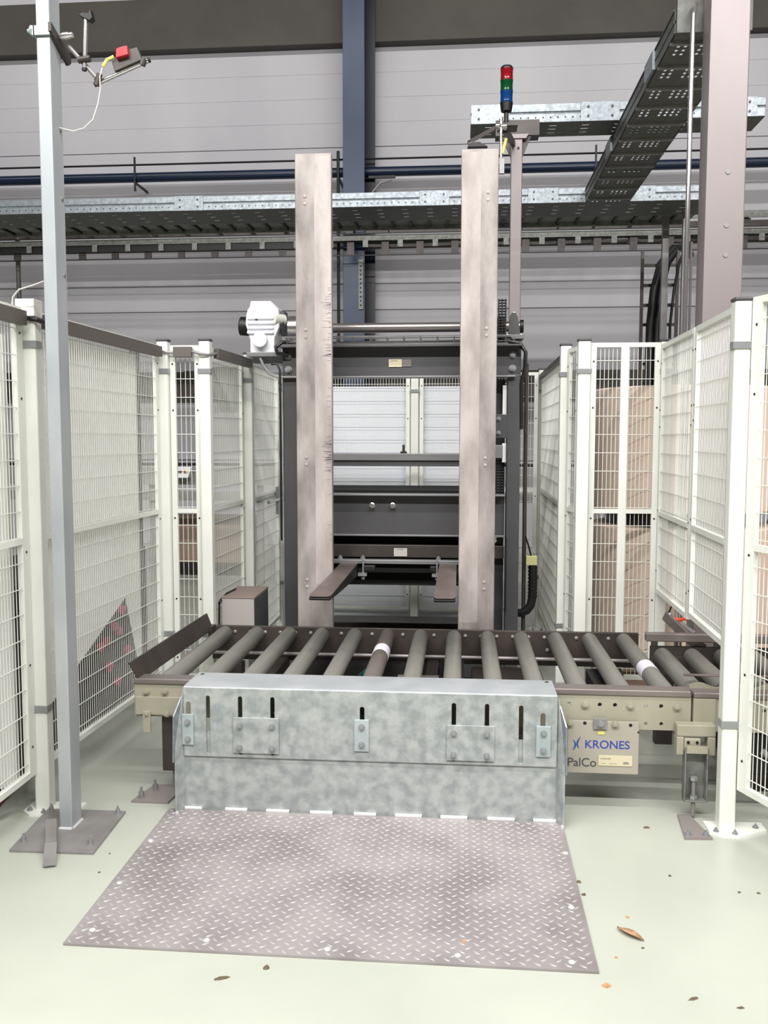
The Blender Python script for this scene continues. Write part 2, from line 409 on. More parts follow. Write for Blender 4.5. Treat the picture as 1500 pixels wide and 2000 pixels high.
# ------------------------------------------------------------------ safety fence
def post(x, y, label, z=2.02, cap='cap_dark', w=.06, feet=True, clips=((-1, 0),), rot=0):
    t = thing('fence_post', label, 'fence post', (x, y, 0), 'white safety fence posts')
    h = w / 2
    box(x - h, x + h, y - h, y + h, .006, z).build('tube', 'fence_white', t, bevel=.006)
    if cap == 'cap_dark': box(x - h - .003, x + h + .003, y - h - .003, y + h + .003, z, z + .014).build('cap', cap, t, bevel=.005)
    else: box(x - h - .012, x + h + .004, y - h - .012, y + h, z - .055, z + .012).build('cap', 'fence_white', t, bevel=.003)
    if feet:
        f = MB().prism([(x - .07, y - .05), (x - .03, y - .085), (x + .03, y - .085), (x + .15, y - .02), (x + .15, y + .05), (x - .07, y + .05)], 'xy', 0, .008)
        fo = f.build('foot_plate', 'fence_white', t)
        for bx, by in ((-.045, -.045), (.02, -.062), (.115, .0)): bolt_z(x + bx, y + by, .008, .008, .016).build('anchor_bolt', 'clip_grey', fo)
    for z0 in (.42, z - .16):
        b = MB().box(x - h - .006, x + h + .006, y - h - .006, y + h * .4, z0 - .014, z0 + .014); b.build('panel_clip', 'clip_grey', t, bevel=.002)
    return t
def panel(p, q, z0, z1, mids, label, pitch=.022, name='mesh_fence', wire=.0024, hp=.1, upr=.03, cat='fence'):
    p, q = V((p[0], p[1], 0)), V((q[0], q[1], 0)); d = (q - p); L = d.length; d.normalize(); n = V((d.y, -d.x, 0))
    if n.y > .3 or (abs(n.y) <= .3 and n.x * (p.x) > 0): n = -n
    mid = (p + q) / 2
    t = thing(name, label, cat, (mid.x, mid.y, z0), 'white mesh safety fence panels')
    def at(s, z, o=0.0): return p + d * s + n * o + V((0, 0, z))
    up = MB()
    for s in (upr / 2, L - upr / 2):
        MB().bar(at(s, z0), at(s, z1), .02, upr, up=d).build('upright', 'fence_white', t)
    for z, nm in [(z0 + .012, 'bottom_rail'), (z1 - .012, 'top_rail')] + [(m, 'mid_rail') for m in mids]:
        MB().bar(at(upr, z), at(L - upr, z), .022, .024).build(nm, 'fence_white', t)
    wv = MB(); k = int((L - 2 * upr) / pitch); hw = .0031
    for i in range(1, k): wv.bar(at(upr + i * (L - 2 * upr) / k, z0 + .02), at(upr + i * (L - 2 * upr) / k, z1 - .02), wire, wire, up=d)
    wh = MB(); z = z0 + .06
    while z < z1 - .03: wh.bar(at(.01, z, .0036), at(L - .01, z, .0036), hw, hw); z += hp
    o = MB(); o.v = wv.v; o.f = wv.f; o.add(wh.v, wh.f); stuff(o.build('wire_mesh', 'fence_white', t))
    sc = MB()
    for s in (upr / 2, L - upr / 2):
        for zz in (z0 + .12, z0 + .45, z0 + .9, z1 - .35, z1 - .1):
            if z0 < zz < z1: sc.cyl(at(s, zz, .0105), at(s, zz, .0125), .005, 6)
    stuff(sc.build('screw_holes', 'black', t))
    return t
post(-1.672, 3.42, 'white fence post with white cap standing behind the galvanised sensor post', cap='white')
post(-1.618, 4.83, 'white fence post at the far end of the long left panel')
post(-1.385, 4.83, 'white fence post left of the grey control box, closing the narrow panel')
post(-1.338, 5.62, 'grey looking fence post between the two left panels beside the machine', w=.055)
post(-1.352, 6.62, 'rearmost white fence post on the left, beside the machine frame', w=.055)
post(-.362, 7.0, 'slim white fence post seen through the middle of the machine', w=.06)
post(.612, 7.06, 'rear corner fence post right of the machine', w=.05)
post(.585, 5.24, 'shaded fence post left of the bright corner post on the right')
post(.656, 5.0, 'bright white corner fence post left of the kraft paper rolls', w=.066)
post(1.10, 5.05, 'white fence post between kraft rolls panel and raised panels')
post(1.022, 3.46, 'white fence post nearest the camera on the right, beside the conveyor leg', z=2.0)
panel((-1.705, 1.9), (-1.700, 3.385), .155, 2.0, [1.10], 'white mesh panel at the far left, nearest the camera', upr=.05)
panel((-1.695, 3.46), (-1.645, 4.795), .16, 2.0, [1.10], 'long white mesh panel behind the galvanised sensor post', upr=.04)
panel((-1.585, 4.84), (-1.418, 4.84), .16, 2.0, [1.10], 'narrow white mesh panel between two left fence posts')
panel((-1.402, 4.87), (-1.372, 5.585), .16, 2.0, [1.10], 'white mesh panel left of the grey control box', upr=.035)
gd = panel((-1.345, 5.66), (-1.35, 6.58), .16, 2.0, [1.10], 'white mesh gate with metal latch beside the machine left post', name='mesh_gate', upr=.04, cat='gate')
b = MB().box(-1.335, -1.315, 6.40, 6.54, .95, 1.15); b.build('lock_plate', 'clip_grey', gd, bevel=.003)
cyl((-1.31, 6.05, 1.06), (-1.31, 6.5, 1.06), .012, 10).build('latch_bar', 'chrome', gd, smooth=True)
panel((-1.32, 7.0), (-.40, 7.0), .155, 2.0, [1.10], 'white mesh panel behind the machine, left half')
panel((-.325, 7.0), (.58, 7.0), .155, 2.0, [1.10], 'white mesh panel behind the machine, right half')
panel((.595, 5.30), (.615, 7.02), .16, 1.99, [1.10], 'white mesh side panel right of the machine, seen edge on', upr=.04)
panel((.60, 5.20), (.64, 5.04), .16, 2.0, [1.10], 'very narrow mesh panel between the two right corner posts')
fp = panel((.697, 5.03), (1.068, 5.03), .16, 2.015, [1.10], 'white mesh panel in front of the kraft paper rolls')
box(.858, .900, 5.018, 5.04, .17, 2.0).build('mullion', 'fence_white', fp)
panel((1.075, 5.0), (1.058, 4.24), .66, 2.0, [1.095], 'raised white mesh panel, the far one of two over the right conveyor', upr=.03)
panel((1.056, 4.22), (1.036, 3.50), .68, 2.0, [1.095], 'raised white mesh panel, the near one of two over the right conveyor', upr=.035)
panel((1.060, 3.428), (1.357, 2.69), .17, 2.01, [1.10], 'white mesh panel at the right picture edge, nearest the camera', upr=.05)
# ducts on the fence
for (p, q, lab) in (((-1.675, 1.9, 1.955), (-1.672, 3.36, 1.955), 'dark grey cable duct on the far left mesh panel'),
                    ((-1.665, 3.50, 1.96), (-1.615, 4.76, 1.96), 'long dark grey cable duct behind the galvanised sensor post'),
                    ((-1.555, 4.81, 1.962), (-1.455, 4.81, 1.962), 'short dark grey cable duct on the narrow panel'),
                    ((-1.345, 4.9, 1.962), (-1.315, 5.58, 1.962), 'dark grey cable duct left of the white gear motor')):
    solo(MB().bar(p, q, .03, .055), 'cable_duct', 'duct_grey', lab, 'cable duct', p, 'cable ducts on the fence', bevel=.002)
solo(MB().bar((.57, 5.3, 1.96), (.59, 7.0, 1.96), .02, .03), 'cable_duct', 'dark_rail', 'dark thin cable duct on the right side panel', 'cable duct', (.57, 5.3, 1.96), 'cable ducts on the fence')
solo(MB().tube([(-1.672, 3.36, 1.96), (-1.655, 3.385, 1.955), (-1.63, 3.38, 1.952), (-1.62, 3.42, 1.945), (-1.655, 3.5, 1.955)], .009, 8), 'fence_cable', 'black_rubber', 'black cable around the fence post behind the sensor post', 'cable', (-1.67, 3.36, 1.96), smooth=True)
solo(MB().tube([(-1.615, 4.76, 1.965), (-1.60, 4.795, 1.96), (-1.56, 4.81, 1.96)], .008, 8), 'fence_cable', 'strap_grey', 'grey cable left of the short duct', 'cable', (-1.6, 4.79, 1.96), smooth=True)
solo(MB().tube([(-1.455, 4.81, 1.965), (-1.40, 4.78, 1.95), (-1.36, 4.79, 1.945), (-1.345, 4.9, 1.96)], .008, 8), 'fence_cable', 'strap_grey', 'grey cable right of the short duct, bowed across the post', 'cable', (-1.4, 4.79, 1.95), smooth=True)

# ------------------------------------------------------------------ sheets and goods behind the left fence
def wavy(name, label, poly_top, x, y0, y1, z0f, z1, amp, freq, n=60, skew=0.0):
    mb = MB(); vs = []
    for i in range(n + 1):
        yy = y0 + (y1 - y0) * i / n; xx = x + (yy - y0) * skew + amp * math.sin(freq * yy) + amp * .5 * math.sin(freq * 2.3 * yy)
        vs += [(xx, yy, z0f(yy)), (xx, yy, z1), (xx - .006, yy, z0f(yy)), (xx - .006, yy, z1)]
    fs = []
    for i in range(n):
        a, b = 4 * i, 4 * i + 4
        fs += [(a, b, b + 1, a + 1), (a + 2, a + 3, b + 3, b + 2), (a + 1, b + 1, b + 3, a + 3), (a, a + 2, b + 2, b)]
    fs += [(0, 1, 3, 2), (4 * n, 4 * n + 2, 4 * n + 3, 4 * n + 1)]
    mb.add(vs, fs); return solo(mb, name, 'sheet_white', label, 'sheet', (x, y0, 0), smooth=True)
wavy('plastic_sheet', 'folded white plastic sheet behind the far left mesh panel', None, -1.80, 1.7, 3.43, lambda y: .1, 1.9, .03, 26, 120)
def lower(y):
    if y < 4.43: return .30 + (y - 3.46) * (.69 - .30) / (4.43 - 3.46)
    return max(.12, .69 - (y - 4.43) * 2.5)
wavy('plastic_sheet', 'flat white plastic sheet with cut bottom corner behind the long panel', None, -1.742, 3.46, 4.62, lower, 1.93, .001, 9, 116, .0375)
t = thing('wrapped_bundle', 'dark film wrapped bundle with pink patches behind the long mesh panel', 'bundle', (-2.2, 4.2, 0))
MB().box(-2.5, -1.92, 3.2, 5.36, 0, .85).build('wrapping', 'film_dark', t, bevel=.03)
for yy, zz in ((4.90, .525), (5.056, .50), (5.07, .44), (4.784, .458), (4.684, .40), (4.589, .383), (4.818, .136), (4.97, .28), (4.86, .41), (4.7, .25)):
    MB().prism([(yy + .06 * math.cos(a) * random.uniform(.5, 1), zz + .035 * math.sin(a) * random.uniform(.5, 1)) for a in [k * .8 for k in range(8)]], 'yz', -1.92, -1.905).build('film_patch', 'film_pink', t)
solo(MB().tube([(-1.9, 3.1, .02), (-1.82, 3.28, .05), (-1.80, 3.38, .09), (-1.84, 3.5, .10), (-1.9, 3.7, .03)], .018, 8), 'red_hose', 'red_dark', 'dark red hose on the floor behind the left fence post', 'hose', (-1.8, 3.3, 0), smooth=True)
solo(box(-2.03, -1.985, 5.42, 5.465, 0, 2.05), 'brown_pole', 'beam_brown', 'slim brown upright pole behind the long mesh panel', 'pole', (-2, 5.44, 0))
t = thing('cable_bundle', 'black cable bundle tied along the brown pole', 'cable', (-2.05, 5.4, 0))
MB().tube([(-2.055, 5.40, 0.02), (-2.06, 5.40, .5), (-2.05, 5.39, .95), (-2.065, 5.40, 1.3), (-2.055, 5.39, 1.75), (-2.04, 5.40, 2.0)], .017, 8).build('cable', 'black_rubber', t, smooth=True)
for i in range(13): MB().bar((-2.085, 5.375, .25 + i * .14), (-2.02, 5.375, .25 + i * .14), .006, .008).build('cable_tie', 'cable_white', t)

# ------------------------------------------------------------------ things in the rear
t = thing('white_board', 'large white board standing behind the machine and rear mesh fence', 'board', (-.4, 7.2, 0))
box(-1.25, .32, 7.055, 7.09, .05, 1.90).build('board_face', 'board_white', t)
for x in (-1.1, .15): MB().bar((x, 7.09, .9), (x, 7.5, .01), .04, .04).build('prop', 'fence_white', t)
t = thing('rear_conveyor', 'long grey bottle conveyor standing along the rear of the hall', 'conveyor', (-1.5, 9.1, 0))
box(-7, 3.2, 9.0, 9.03, 1.02, 1.20).build('side_panel', 'conv_grey', t)
box(-7, 3.2, 9.0, 9.30, 1.215, 1.24).build('chain_track', 'black', t)
box(-7, 3.2, 8.97, 8.99, 1.265, 1.285).build('guide_rail', 'chrome', t)
box(-7, 3.2, 9.0, 9.04, .86, .95).build('lower_beam', 'conv_grey', t)
for i in range(9):
    x = -6.6 + i * 1.13
    MB().box(x, x + .06, 9.05, 9.11, 0, 1.02).build('leg', 'strap_grey', t)
    MB().box(x + .3, x + .33, 8.95, 9.0, 1.2, 1.34).build('rail_clamp', 'black', t)
t = thing('control_panel', 'small white push button box on the rear conveyor, behind the narrow mesh panel', 'control box', (-2.8, 8.85, 1.1))
MB().prism([(-2.90, 1.10), (-2.74, 1.10), (-2.70, 1.21), (-2.86, 1.21)], 'xz', 8.85, 8.94).build('housing', 'panel_white', t)
for x, mm in ((-2.84, 'black'), (-2.81, 'black'), (-2.765, 'red'), (-2.745, 'yellow')): cyl((x, 8.85, 1.165), (x, 8.83, 1.165), .013, 10).build('push_button', mm, t)
t = thing('rear_cabinet', 'dark red and grey low pallet load behind the narrow mesh panel', 'pallet load', (-2.7, 9.6, 0))
box(-3.3, -2.3, 9.6, 10.2, .1, .62).build('load', 'kraft_end', t); box(-3.3, -2.3, 9.58, 10.2, 0, .14).build('pallet', 'film_dark', t)
solo(box(-3.4, -2.0, 12.0, 12.35, 1.98, 2.45).box(-9, -3.5, 12.2, 12.39, 2.05, 2.4).box(-1.9, 6, 12.2, 12.39, 2.05, 2.4), 'wall_shadow_bar', 'dark_rail', 'dark bar shaped as a tray shadow low on the rear wall, seen through the mesh', 'shadow band', (-2, 12.2, 2.2))  # cable tray's shadow on the wall, built as dark boxes
t = thing('beacon_box', 'small black box with a yellow stripe behind the narrow mesh panel', 'sensor', (-1.47, 4.92, 1.84))
box(-1.53, -1.416, 4.90, 4.94, 1.812, 1.868).build('housing', 'black', t, bevel=.004)
box(-1.455, -1.416, 4.896, 4.90, 1.832, 1.85).build('stripe', 'yellow', t)
# kraft paper rolls
def roll(x, y, r, z0, z1, label):
    t = thing('paper_roll', label, 'paper roll', (x, y, z0), 'kraft paper rolls behind the right fence')
    MB().lathe((x, y, z0), (0, 0, 1), [(0, r - .01), (.01, r), (z1 - z0 - .01, r), (z1 - z0, r - .01)], 56).build('paper', 'kraft', t, smooth=True)
    MB().lathe((x, y, z1), (0, 0, 1), [(0, .07), (.004, .07)], 20).build('core', 'kraft_end', t)
roll(1.33, 5.62, .525, 1.075, 1.795, 'upper kraft paper roll behind the panel left of the raised fence')
roll(1.33, 5.62, .525, .20, .985, 'lower kraft paper roll behind the panel left of the raised fence')
roll(2.46, 5.70, .56, 1.075, 1.81, 'upper kraft paper roll seen at the right picture edge')
roll(2.46, 5.70, .56, .20, .985, 'lower kraft paper roll seen at the right picture edge')
for x, lab in ((1.33, 'wooden pallet under the left kraft rolls'), (2.46, 'wooden pallet under the right kraft rolls')):
    t = thing('pallet', lab, 'pallet', (x, 5.65, 0), 'pallets under the kraft rolls')
    for k in range(5): box(x - .45 + k * .19, x - .30 + k * .19, 5.2, 6.15, .16, .20).build('deck_board', 'kraft_end', t)
    for yy in (5.25, 5.6, 6.0): box(x - .45, x + .46, yy, yy + .1, .0, .16).build('block', 'kraft_end', t)
    solo(MB().lathe((x, 5.65, .990), (0, 0, 1), [(0, .44), (.084, .44)], 40), 'roll_spacer', 'film_dark', 'dark round spacer between the two ' + ('left' if x < 2 else 'right') + ' kraft paper rolls', 'spacer', (x, 5.65, .985))

# ------------------------------------------------------------------ pallet lift machine
t = thing('pallet_lift', 'dark grey pallet lifting machine with forks behind the roller conveyor', 'machine', (-.35, 5.3, 0))
PL = t
def P(mb, name, m, parent=None, **k): return mb.build(name, m, parent or PL, **k)
for x0, x1 in ((-1.036, -.955), (.258, .333)):
    p = P(box(x0, x1, 5.2, 5.32, 0, 1.86), 'post', 'machine_grey', bevel=.004)
    box(x0 - .03, x1 + .03, 5.17, 5.35, 0, .012).build('foot_plate', 'machine_grey', p)
P(box(-1.04, .334, 5.215, 5.30, 1.846, 2.024), 'top_beam', 'machine_grey', bevel=.003)
P(box(-1.04, .334, 5.13, 5.215, 2.014, 2.024), 'top_flange', 'machine_grey', bevel=.002)
P(box(-1.04, .30, 5.165, 5.215, 1.843, 1.853), 'bottom_flange', 'machine_light', bevel=.003)
for x in (-1.005, .285):
    for z in (1.895, 1.972): P(bolt_y(x, 5.215, z, .016, .02), 'bolt', 'clip_grey')
lp = P(box(-.420, -.345, 5.209, 5.215, 1.907, 1.950), 'rating_plate', 'label_cream')
text('E KRONES', -.412, -.37, 1.938, 5.2085, 'text_dark', lp)
P(box(-.343, -.290, 5.209, 5.215, 1.909, 1.949), 'rating_plate', 'label_grey')
# wire basket tray on the beam
wt = MB()
for z, yy in ((2.03, 5.15), (2.075, 5.15), (2.03, 5.24), (2.075, 5.24), (2.03, 5.195)): wt.cyl((-1.03, yy, z), (.255, yy, z), .004, 6)
for i in range(14):
    x = -1.0 + i * .0955; wt.cyl((x, 5.15, 2.075), (x, 5.15, 2.028), .0035, 6); wt.cyl((x, 5.15, 2.028), (x, 5.24, 2.028), .0035, 6); wt.cyl((x, 5.24, 2.028), (x, 5.24, 2.075), .0035, 6)
P(wt, 'wire_basket', 'chrome')
P(MB().tube([(-1.05, 5.19, 2.05), (-.9, 5.2, 2.038), (-.5, 5.19, 2.036), (-.1, 5.2, 2.037), (.1, 5.19, 2.04), (.25, 5.19, 2.045), (.325, 5.17, 2.03), (.355, 5.16, 1.98), (.352, 5.17, 1.9), (.335, 5.2, 1.8), (.34, 5.2, 1.55)], .011, 8), 'cable', 'black_rubber', smooth=True)
P(MB().tube([(-.9, 5.21, 2.045), (-.4, 5.205, 2.046), (.05, 5.205, 2.052), (.12, 5.21, 2.066), (.27, 5.2, 2.07), (.34, 5.18, 2.0)], .008, 8), 'cable', 'black_rubber', smooth=True)
# drive shaft, bearing, chain
P(cyl((-1.0, 5.34, 2.145), (.33, 5.34, 2.145), .029, 20), 'drive_shaft', 'shaft_steel', smooth=True)
be = P(MB().prism([(.255, 2.09), (.345, 2.09), (.345, 2.10), (.333, 2.10), (.318, 2.20), (.305, 2.225), (.285, 2.225), (.272, 2.20), (.262, 2.10), (.255, 2.10)], 'xz', 5.31, 5.37), 'bearing_block', 'chrome', bevel=.003)
box(.25, .352, 5.26, 5.40, 2.066, 2.090).build('bearing_plate', 'machine_light', be, bevel=.002)
MB().prism([(.30, 2.024), (.345, 2.066), (.285, 2.066)], 'xz', 5.28, 5.30).build('gusset', 'machine_light', be)
cyl((.333, 5.34, 2.145), (.352, 5.34, 2.145), .038, 18).build('shaft_collar', 'black', be, smooth=True)
ch = MB()
for i in range(17):
    z = 2.035 + i * .0155
    ch.cyl((.205, 5.26, z), (.250, 5.26, z), .005, 6)
    for x in (.205, .225, .245): ch.box(x - .003, x + .003, 5.253, 5.267, z - .009, z + .009)
for i in range(15):
    z = 1.16 + i * .016
    ch.cyl((.205, 5.26, z), (.250, 5.26, z), .005, 6)
    for x in (.205, .225, .245): ch.box(x - .003, x + .003, 5.253, 5.267, z - .009, z + .009)
stuff(P(ch, 'lift_chain', 'black'))
P(MB().lathe((.20, 5.34, 2.145), (1, 0, 0), [(0, .03), (.002, .055), (.012, .07), (.02, .055), (.05, .05)], 18), 'sprocket', 'dark_rail', smooth=True)
P(MB().lathe((-1.02, 5.34, 2.145), (1, 0, 0), [(0, .075), (.05, .075), (.052, .04), (.08, .04)], 22), 'sprocket', 'chrome', smooth=True)
# gear motor
gm = P(MB().prism([(-1.230, 2.294), (-1.113, 2.294), (-1.066, 2.245), (-1.063, 2.145), (-1.092, 2.076), (-1.092, 1.996), (-1.235, 1.996), (-1.235, 2.07), (-1.262, 2.16), (-1.258, 2.21), (-1.248, 2.249), (-1.238, 2.256)], 'xz', 5.24, 5.44), 'gear_motor', 'motor_white', bevel=.012, seg=3)
gm['label'] = 'white gear motor with round cover and black end knob'
for i in range(4): box(-1.250, -1.092, 5.222, 5.25, 2.105 + i * .028, 2.122 + i * .028).build('cooling_fin', 'motor_white', gm, bevel=.004)
cyl((-1.17, 5.24, 2.067), (-1.17, 5.195, 2.067), .043, 28).build('round_cover', 'motor_white', gm, smooth=True, bevel=.004)
cyl((-1.315, 5.33, 2.162), (-1.262, 5.33, 2.158), .055, 22, r2=.055).build('end_knob', 'black', gm, smooth=True, bevel=.006)
cyl((-1.10, 5.24, 2.19), (-1.05, 5.30, 2.19), .034, 18).build('gland', 'motor_cream', gm, smooth=True)
cyl((-1.063, 5.34, 2.17), (-1.04, 5.34, 2.17), .085, 6).build('mount_flange', 'machine_grey', gm, bevel=.003)
cyl((-1.195, 5.235, 2.19), (-1.195, 5.23, 2.19), .009, 8).build('cover_screw', 'black', gm)
P(box(-1.25, -1.02, 5.20, 5.42, 1.970, 1.996), 'motor_plate', 'machine_light', bevel=.003)
P(MB().prism([(-1.225, 1.97), (-1.04, 1.97), (-1.04, 1.86), (-1.10, 1.875), (-1.225, 1.93)], 'xz', 5.26, 5.272), 'motor_bracket', 'clip_grey')
P(MB().tube([(-1.175, 5.22, 1.97), (-1.15, 5.2, 1.92), (-1.11, 5.19, 1.87), (-1.06, 5.19, 1.845), (-1.045, 5.19, 1.80)], .008, 8), 'cable', 'strap_grey', smooth=True)
P(MB().tube([(-1.10, 5.19, 1.925), (-1.065, 5.18, 1.925), (-1.048, 5.18, 1.89), (-1.047, 5.18, 1.7), (-1.047, 5.18, .9)], .007, 8), 'cable', 'black_rubber', smooth=True)
P(MB().tube([(-.995, 5.2, 2.05), (-1.03, 5.18, 2.05), (-1.07, 5.17, 2.02), (-1.06, 5.17, 1.985), (-1.0, 5.19, 1.975)], .012, 8), 'cable', 'black_rubber', smooth=True)
# cross members
P(box(-.955, .258, 5.36, 5.42, 1.366, 1.408), 'cross_bar', 'machine_light', bevel=.003)
P(box(-.955, .258, 5.375, 5.42, 1.332, 1.366), 'cross_bar', 'machine_grey', bevel=.003)
P(MB().lathe((-.345, 5.39, 1.408), (0, 0, 1), [(0, .02), (.012, .02), (.013, .008), (.05, .008), (.052, .004)], 10), 'stop_pin', 'dark_rail', smooth=True)
P(box(-.945, .25, 5.24, 5.30, .930, 1.177), 'carriage_beam', 'machine_grey', bevel=.003)
P(box(-.945, .25, 5.17, 5.24, 1.167, 1.177), 'carriage_flange', 'machine_light', bevel=.002)
P(box(-.945, .25, 5.21, 5.24, .928, .938), 'carriage_flange', 'machine_light', bevel=.002)
for x in (-.519, -.399): P(MB().lathe((x, 5.24, 1.105), (0, -1, 0), [(0, .018), (.008, .018), (.01, .013), (.035, .013), (.04, .008)], 14), 'bolt', 'chrome', smooth=True)
P(box(-.945, .25, 5.24, 5.32, .800, .874), 'lower_beam', 'dark_rail', bevel=.003)
P(box(-.945, .25, 5.34, 5.9, .62, 1.19), 'dark_gap_fill', 'void')  # added black box filling the dark gap behind the carriage beams
lp = P(box(-.391, -.313, 5.235, 5.24, .808, .856), 'rating_plate', 'box_grey')
text('KRONES', -.372, -.335, .845, 5.2345, 'text_dark', lp)
P(box(-.80, .10, 5.16, 5.215, .772, .795), 'fork_bar', 'machine_light', bevel=.003)
for x in (-.70, -.568, -.128, .02): P(bolt_z(x, 5.18, .795, .014, .024), 'bolt', 'clip_grey')
for x in (-.562, -.135):
    b = MB().cyl((x, 5.14, .80), (x, 5.14, .70), .006, 8); b.box(x - .028, x + .022, 5.12, 5.16, .705, .722); b.cyl((x, 5.14, .70), (x, 5.14, .685), .011, 6); P(b, 'fork_clamp', 'clip_grey')
    P(box(x + .005 if x < -.3 else x - .04, x + .07 if x < -.3 else x - .005, 5.13, 5.20, .735, .765), 'fork_hook', 'fork_black', bevel=.004)
for x0, x1 in ((-.696, -.596), (-.122, -.022)):
    pr = [(5.22, .772), (4.10, .772), (4.06, .768), (4.05, .764), (4.06, .754), (4.35, .735), (4.8, .712), (5.22, .695)]
    f = P(MB().prism(pr, 'yz', x0, x1), 'fork', 'fork_black', bevel=.006)
    MB().prism([(x0 + .012, 4.055), (x1 - .012, 4.055), (x1, 4.085), (x1, 5.2), (x0, 5.2), (x0, 4.085)], 'xy', .772, .7745).build('worn_top', 'fork_steel', f)
# added dark slabs standing in for shaded floor under the machine
P(box(-.95, .25, 5.25, 6.75, .012, .10), 'floor_shade_slab', 'black', bevel=.005)
P(box(-.95, .25, 6.45, 6.7, .10, .16), 'floor_shade_slab', 'dark_rail', bevel=.005)
# right mast details
P(box(.175, .250, 5.30, 5.33, .05, 1.84), 'mast_plate', 'machine_grey')
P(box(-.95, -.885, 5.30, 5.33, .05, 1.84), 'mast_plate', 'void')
for z0, z1 in ((1.63, 1.80), (1.36, 1.47)): P(box(.232, .256, 5.22, 5.26, z0, z1), 'air_cylinder', 'panel_white', bevel=.003)
P(box(.195, .262, 5.2, 5.23, 1.50, 1.635), 'guide_block', 'machine_grey', bevel=.003)
for z in (1.53, 1.61): P(bolt_y(.21, 5.2, z, .010, .014), 'bolt', 'clip_grey')
P(box(.19, .235, 5.2, 5.25, 1.385, 1.46), 'chain_lug', 'machine_light', bevel=.003)
for i in range(7): P(bolt_y(.195, 5.3, .99 + i * .048 if i < 5 else .80 + i * .02, .011, .016), 'bolt', 'chrome')
P(box(.252, .262, 5.17, 5.21, .50, .93), 'black_strip', 'black_rubber')
# hose and junction box, right of the machine
t = thing('junction_box', 'small olive box with black corrugated hose right of the machine post', 'junction box', (.41, 5.3, .78))
box(.380, .445, 5.26, 5.31, .760, .815).build('housing', 'yellow', t, bevel=.004)
t.children[0].data.materials[0] = mat('olive', '#b3b27c', .5)
hp = [(.422, 5.29, .76), (.423, 5.29, .66), (.422, 5.29, .57), (.412, 5.29, .52), (.39, 5.29, .488), (.36, 5.3, .472), (.30, 5.32, .468)]
MB().tube(hp, .025, 12).build('hose', 'black_rubber', t, smooth=True)
for i in range(9): MB().cyl((.422, 5.29, .57 + i * .021), (.422, 5.29, .58 + i * .021), .0275, 12).build('hose_ring', 'black', t)
MB().tube([(.41, 5.28, .815), (.395, 5.27, .87), (.375, 5.27, .93)], .006, 6).build('cable', 'black_rubber', t, smooth=True)
solo(cyl((.372, 5.32, 0), (.372, 5.32, 1.93), .012, 12), 'thin_mast', 'dark_rail', 'thin brown upright rod right of the machine, holding the olive box', 'rod', (.372, 5.32, 0), smooth=True)
# guide boards
def board(x0, x1, label, sx):
    t = thing('guide_board', label, 'board', ((x0 + x1) / 2, 4.87, .455), 'guide boards in front of the machine')
    box(x0, x1, 4.85, 4.89, .455, 3.0).build('plank', 'board', t, bevel=.005)
    if sx < 0: box(-.790, x1 - .004, 4.8492, 4.851, .70, 2.985).build('worn_strip', 'board_stain', t)
    else: box(x0 + .004, .092, 4.8492, 4.851, .50, 2.985).build('worn_strip', 'board_stain', t)
    for z in (2.76, 2.06, 1.375, .705):
        for dz in (-.019, .019):
            MB().lathe((sx, 4.8485, z + dz), (0, -1, 0), [(0, .009), (.002, .008), (.003, .004)], 12).build('screw', 'board_stain', t, smooth=True)
    for z in (1.93, .84): box((x0 + x1) / 2 - .04, (x0 + x1) / 2 + .04, 4.89, 5.2, z - .03, z + .03).build('mount_arm', 'dark_rail', t)
    return t
b1 = board(-.893, -.697, 'tall worn pinkish grey guide board on the left, with scratched right edge', -.84)
b2 = board(-.012, .182, 'tall worn pinkish grey guide board on the right, below the signal light', .127)
b = MB()
for i in range(110):
    z = random.choice([random.uniform(1.9, 2.3), random.uniform(.9, 2.35), random.uniform(1.3, 1.5)]); l = random.uniform(.01, .06) * random.uniform(.3, 1)
    b.bar((-.703 - l, 4.849, z + random.uniform(-.004, .004)), (-.702, 4.849, z), .0012, .0022)
stuff(b.build('scratches', 'strap_grey', b1))

# ------------------------------------------------------------------ signal light, its post and sensor
t = thing('tray_post', 'light grey square post carrying the short cable tray behind the right guide board', 'post', (.356, 6.34, 0))
box(.318, .394, 6.3, 6.376, 0, 3.508).build('tube', 'steel_pink', t, bevel=.005)
MB().prism([(.281, 3.536), (.433, 3.536), (.416, 3.508), (.298, 3.508)], 'xz', 6.29, 6.385).build('cap', 'steel_pink', t)
for a, bb in (((.318, 3.39), (.225, 3.61)), ((.394, 3.39), (.484, 3.61))):
    MB().prism([a, (a[0], 3.61), bb], 'xz', 6.33, 6.35).build('gusset', 'dark_rail', t)
box(.214, .506, 6.32, 6.44, 3.536, 3.638).build('head_bracket', 'dark_rail', t)
cyl((.366, 6.3, 3.446), (.366, 6.296, 3.446), .009, 8).build('hole_plug', 'black', t)
t = thing('signal_light', 'red green and blue signal light tower on a black stem', 'signal light', (.238, 5.3, 3.26))
box(.19, .30, 5.24, 5.36, 3.245, 3.26).build('base_plate', 'dark_rail', t)
MB().bar((.235, 5.34, 3.25), (.33, 6.3, 3.48), .03, .03).build('bracket_arm', 'dark_rail', t)
MB().lathe((.238, 5.3, 3.26), (0, 0, 1), [(0, .03), (.006, .03), (.008, .013), (.09, .013)], 16).build('stem', 'black', t, smooth=True)
MB().lathe((.238, 5.3, 3.335), (0, 0, 1), [(0, .014), (.004, .030), (.03, .034), (.048, .036), (.05, .034)], 20).build('socket', 'black', t, smooth=True)
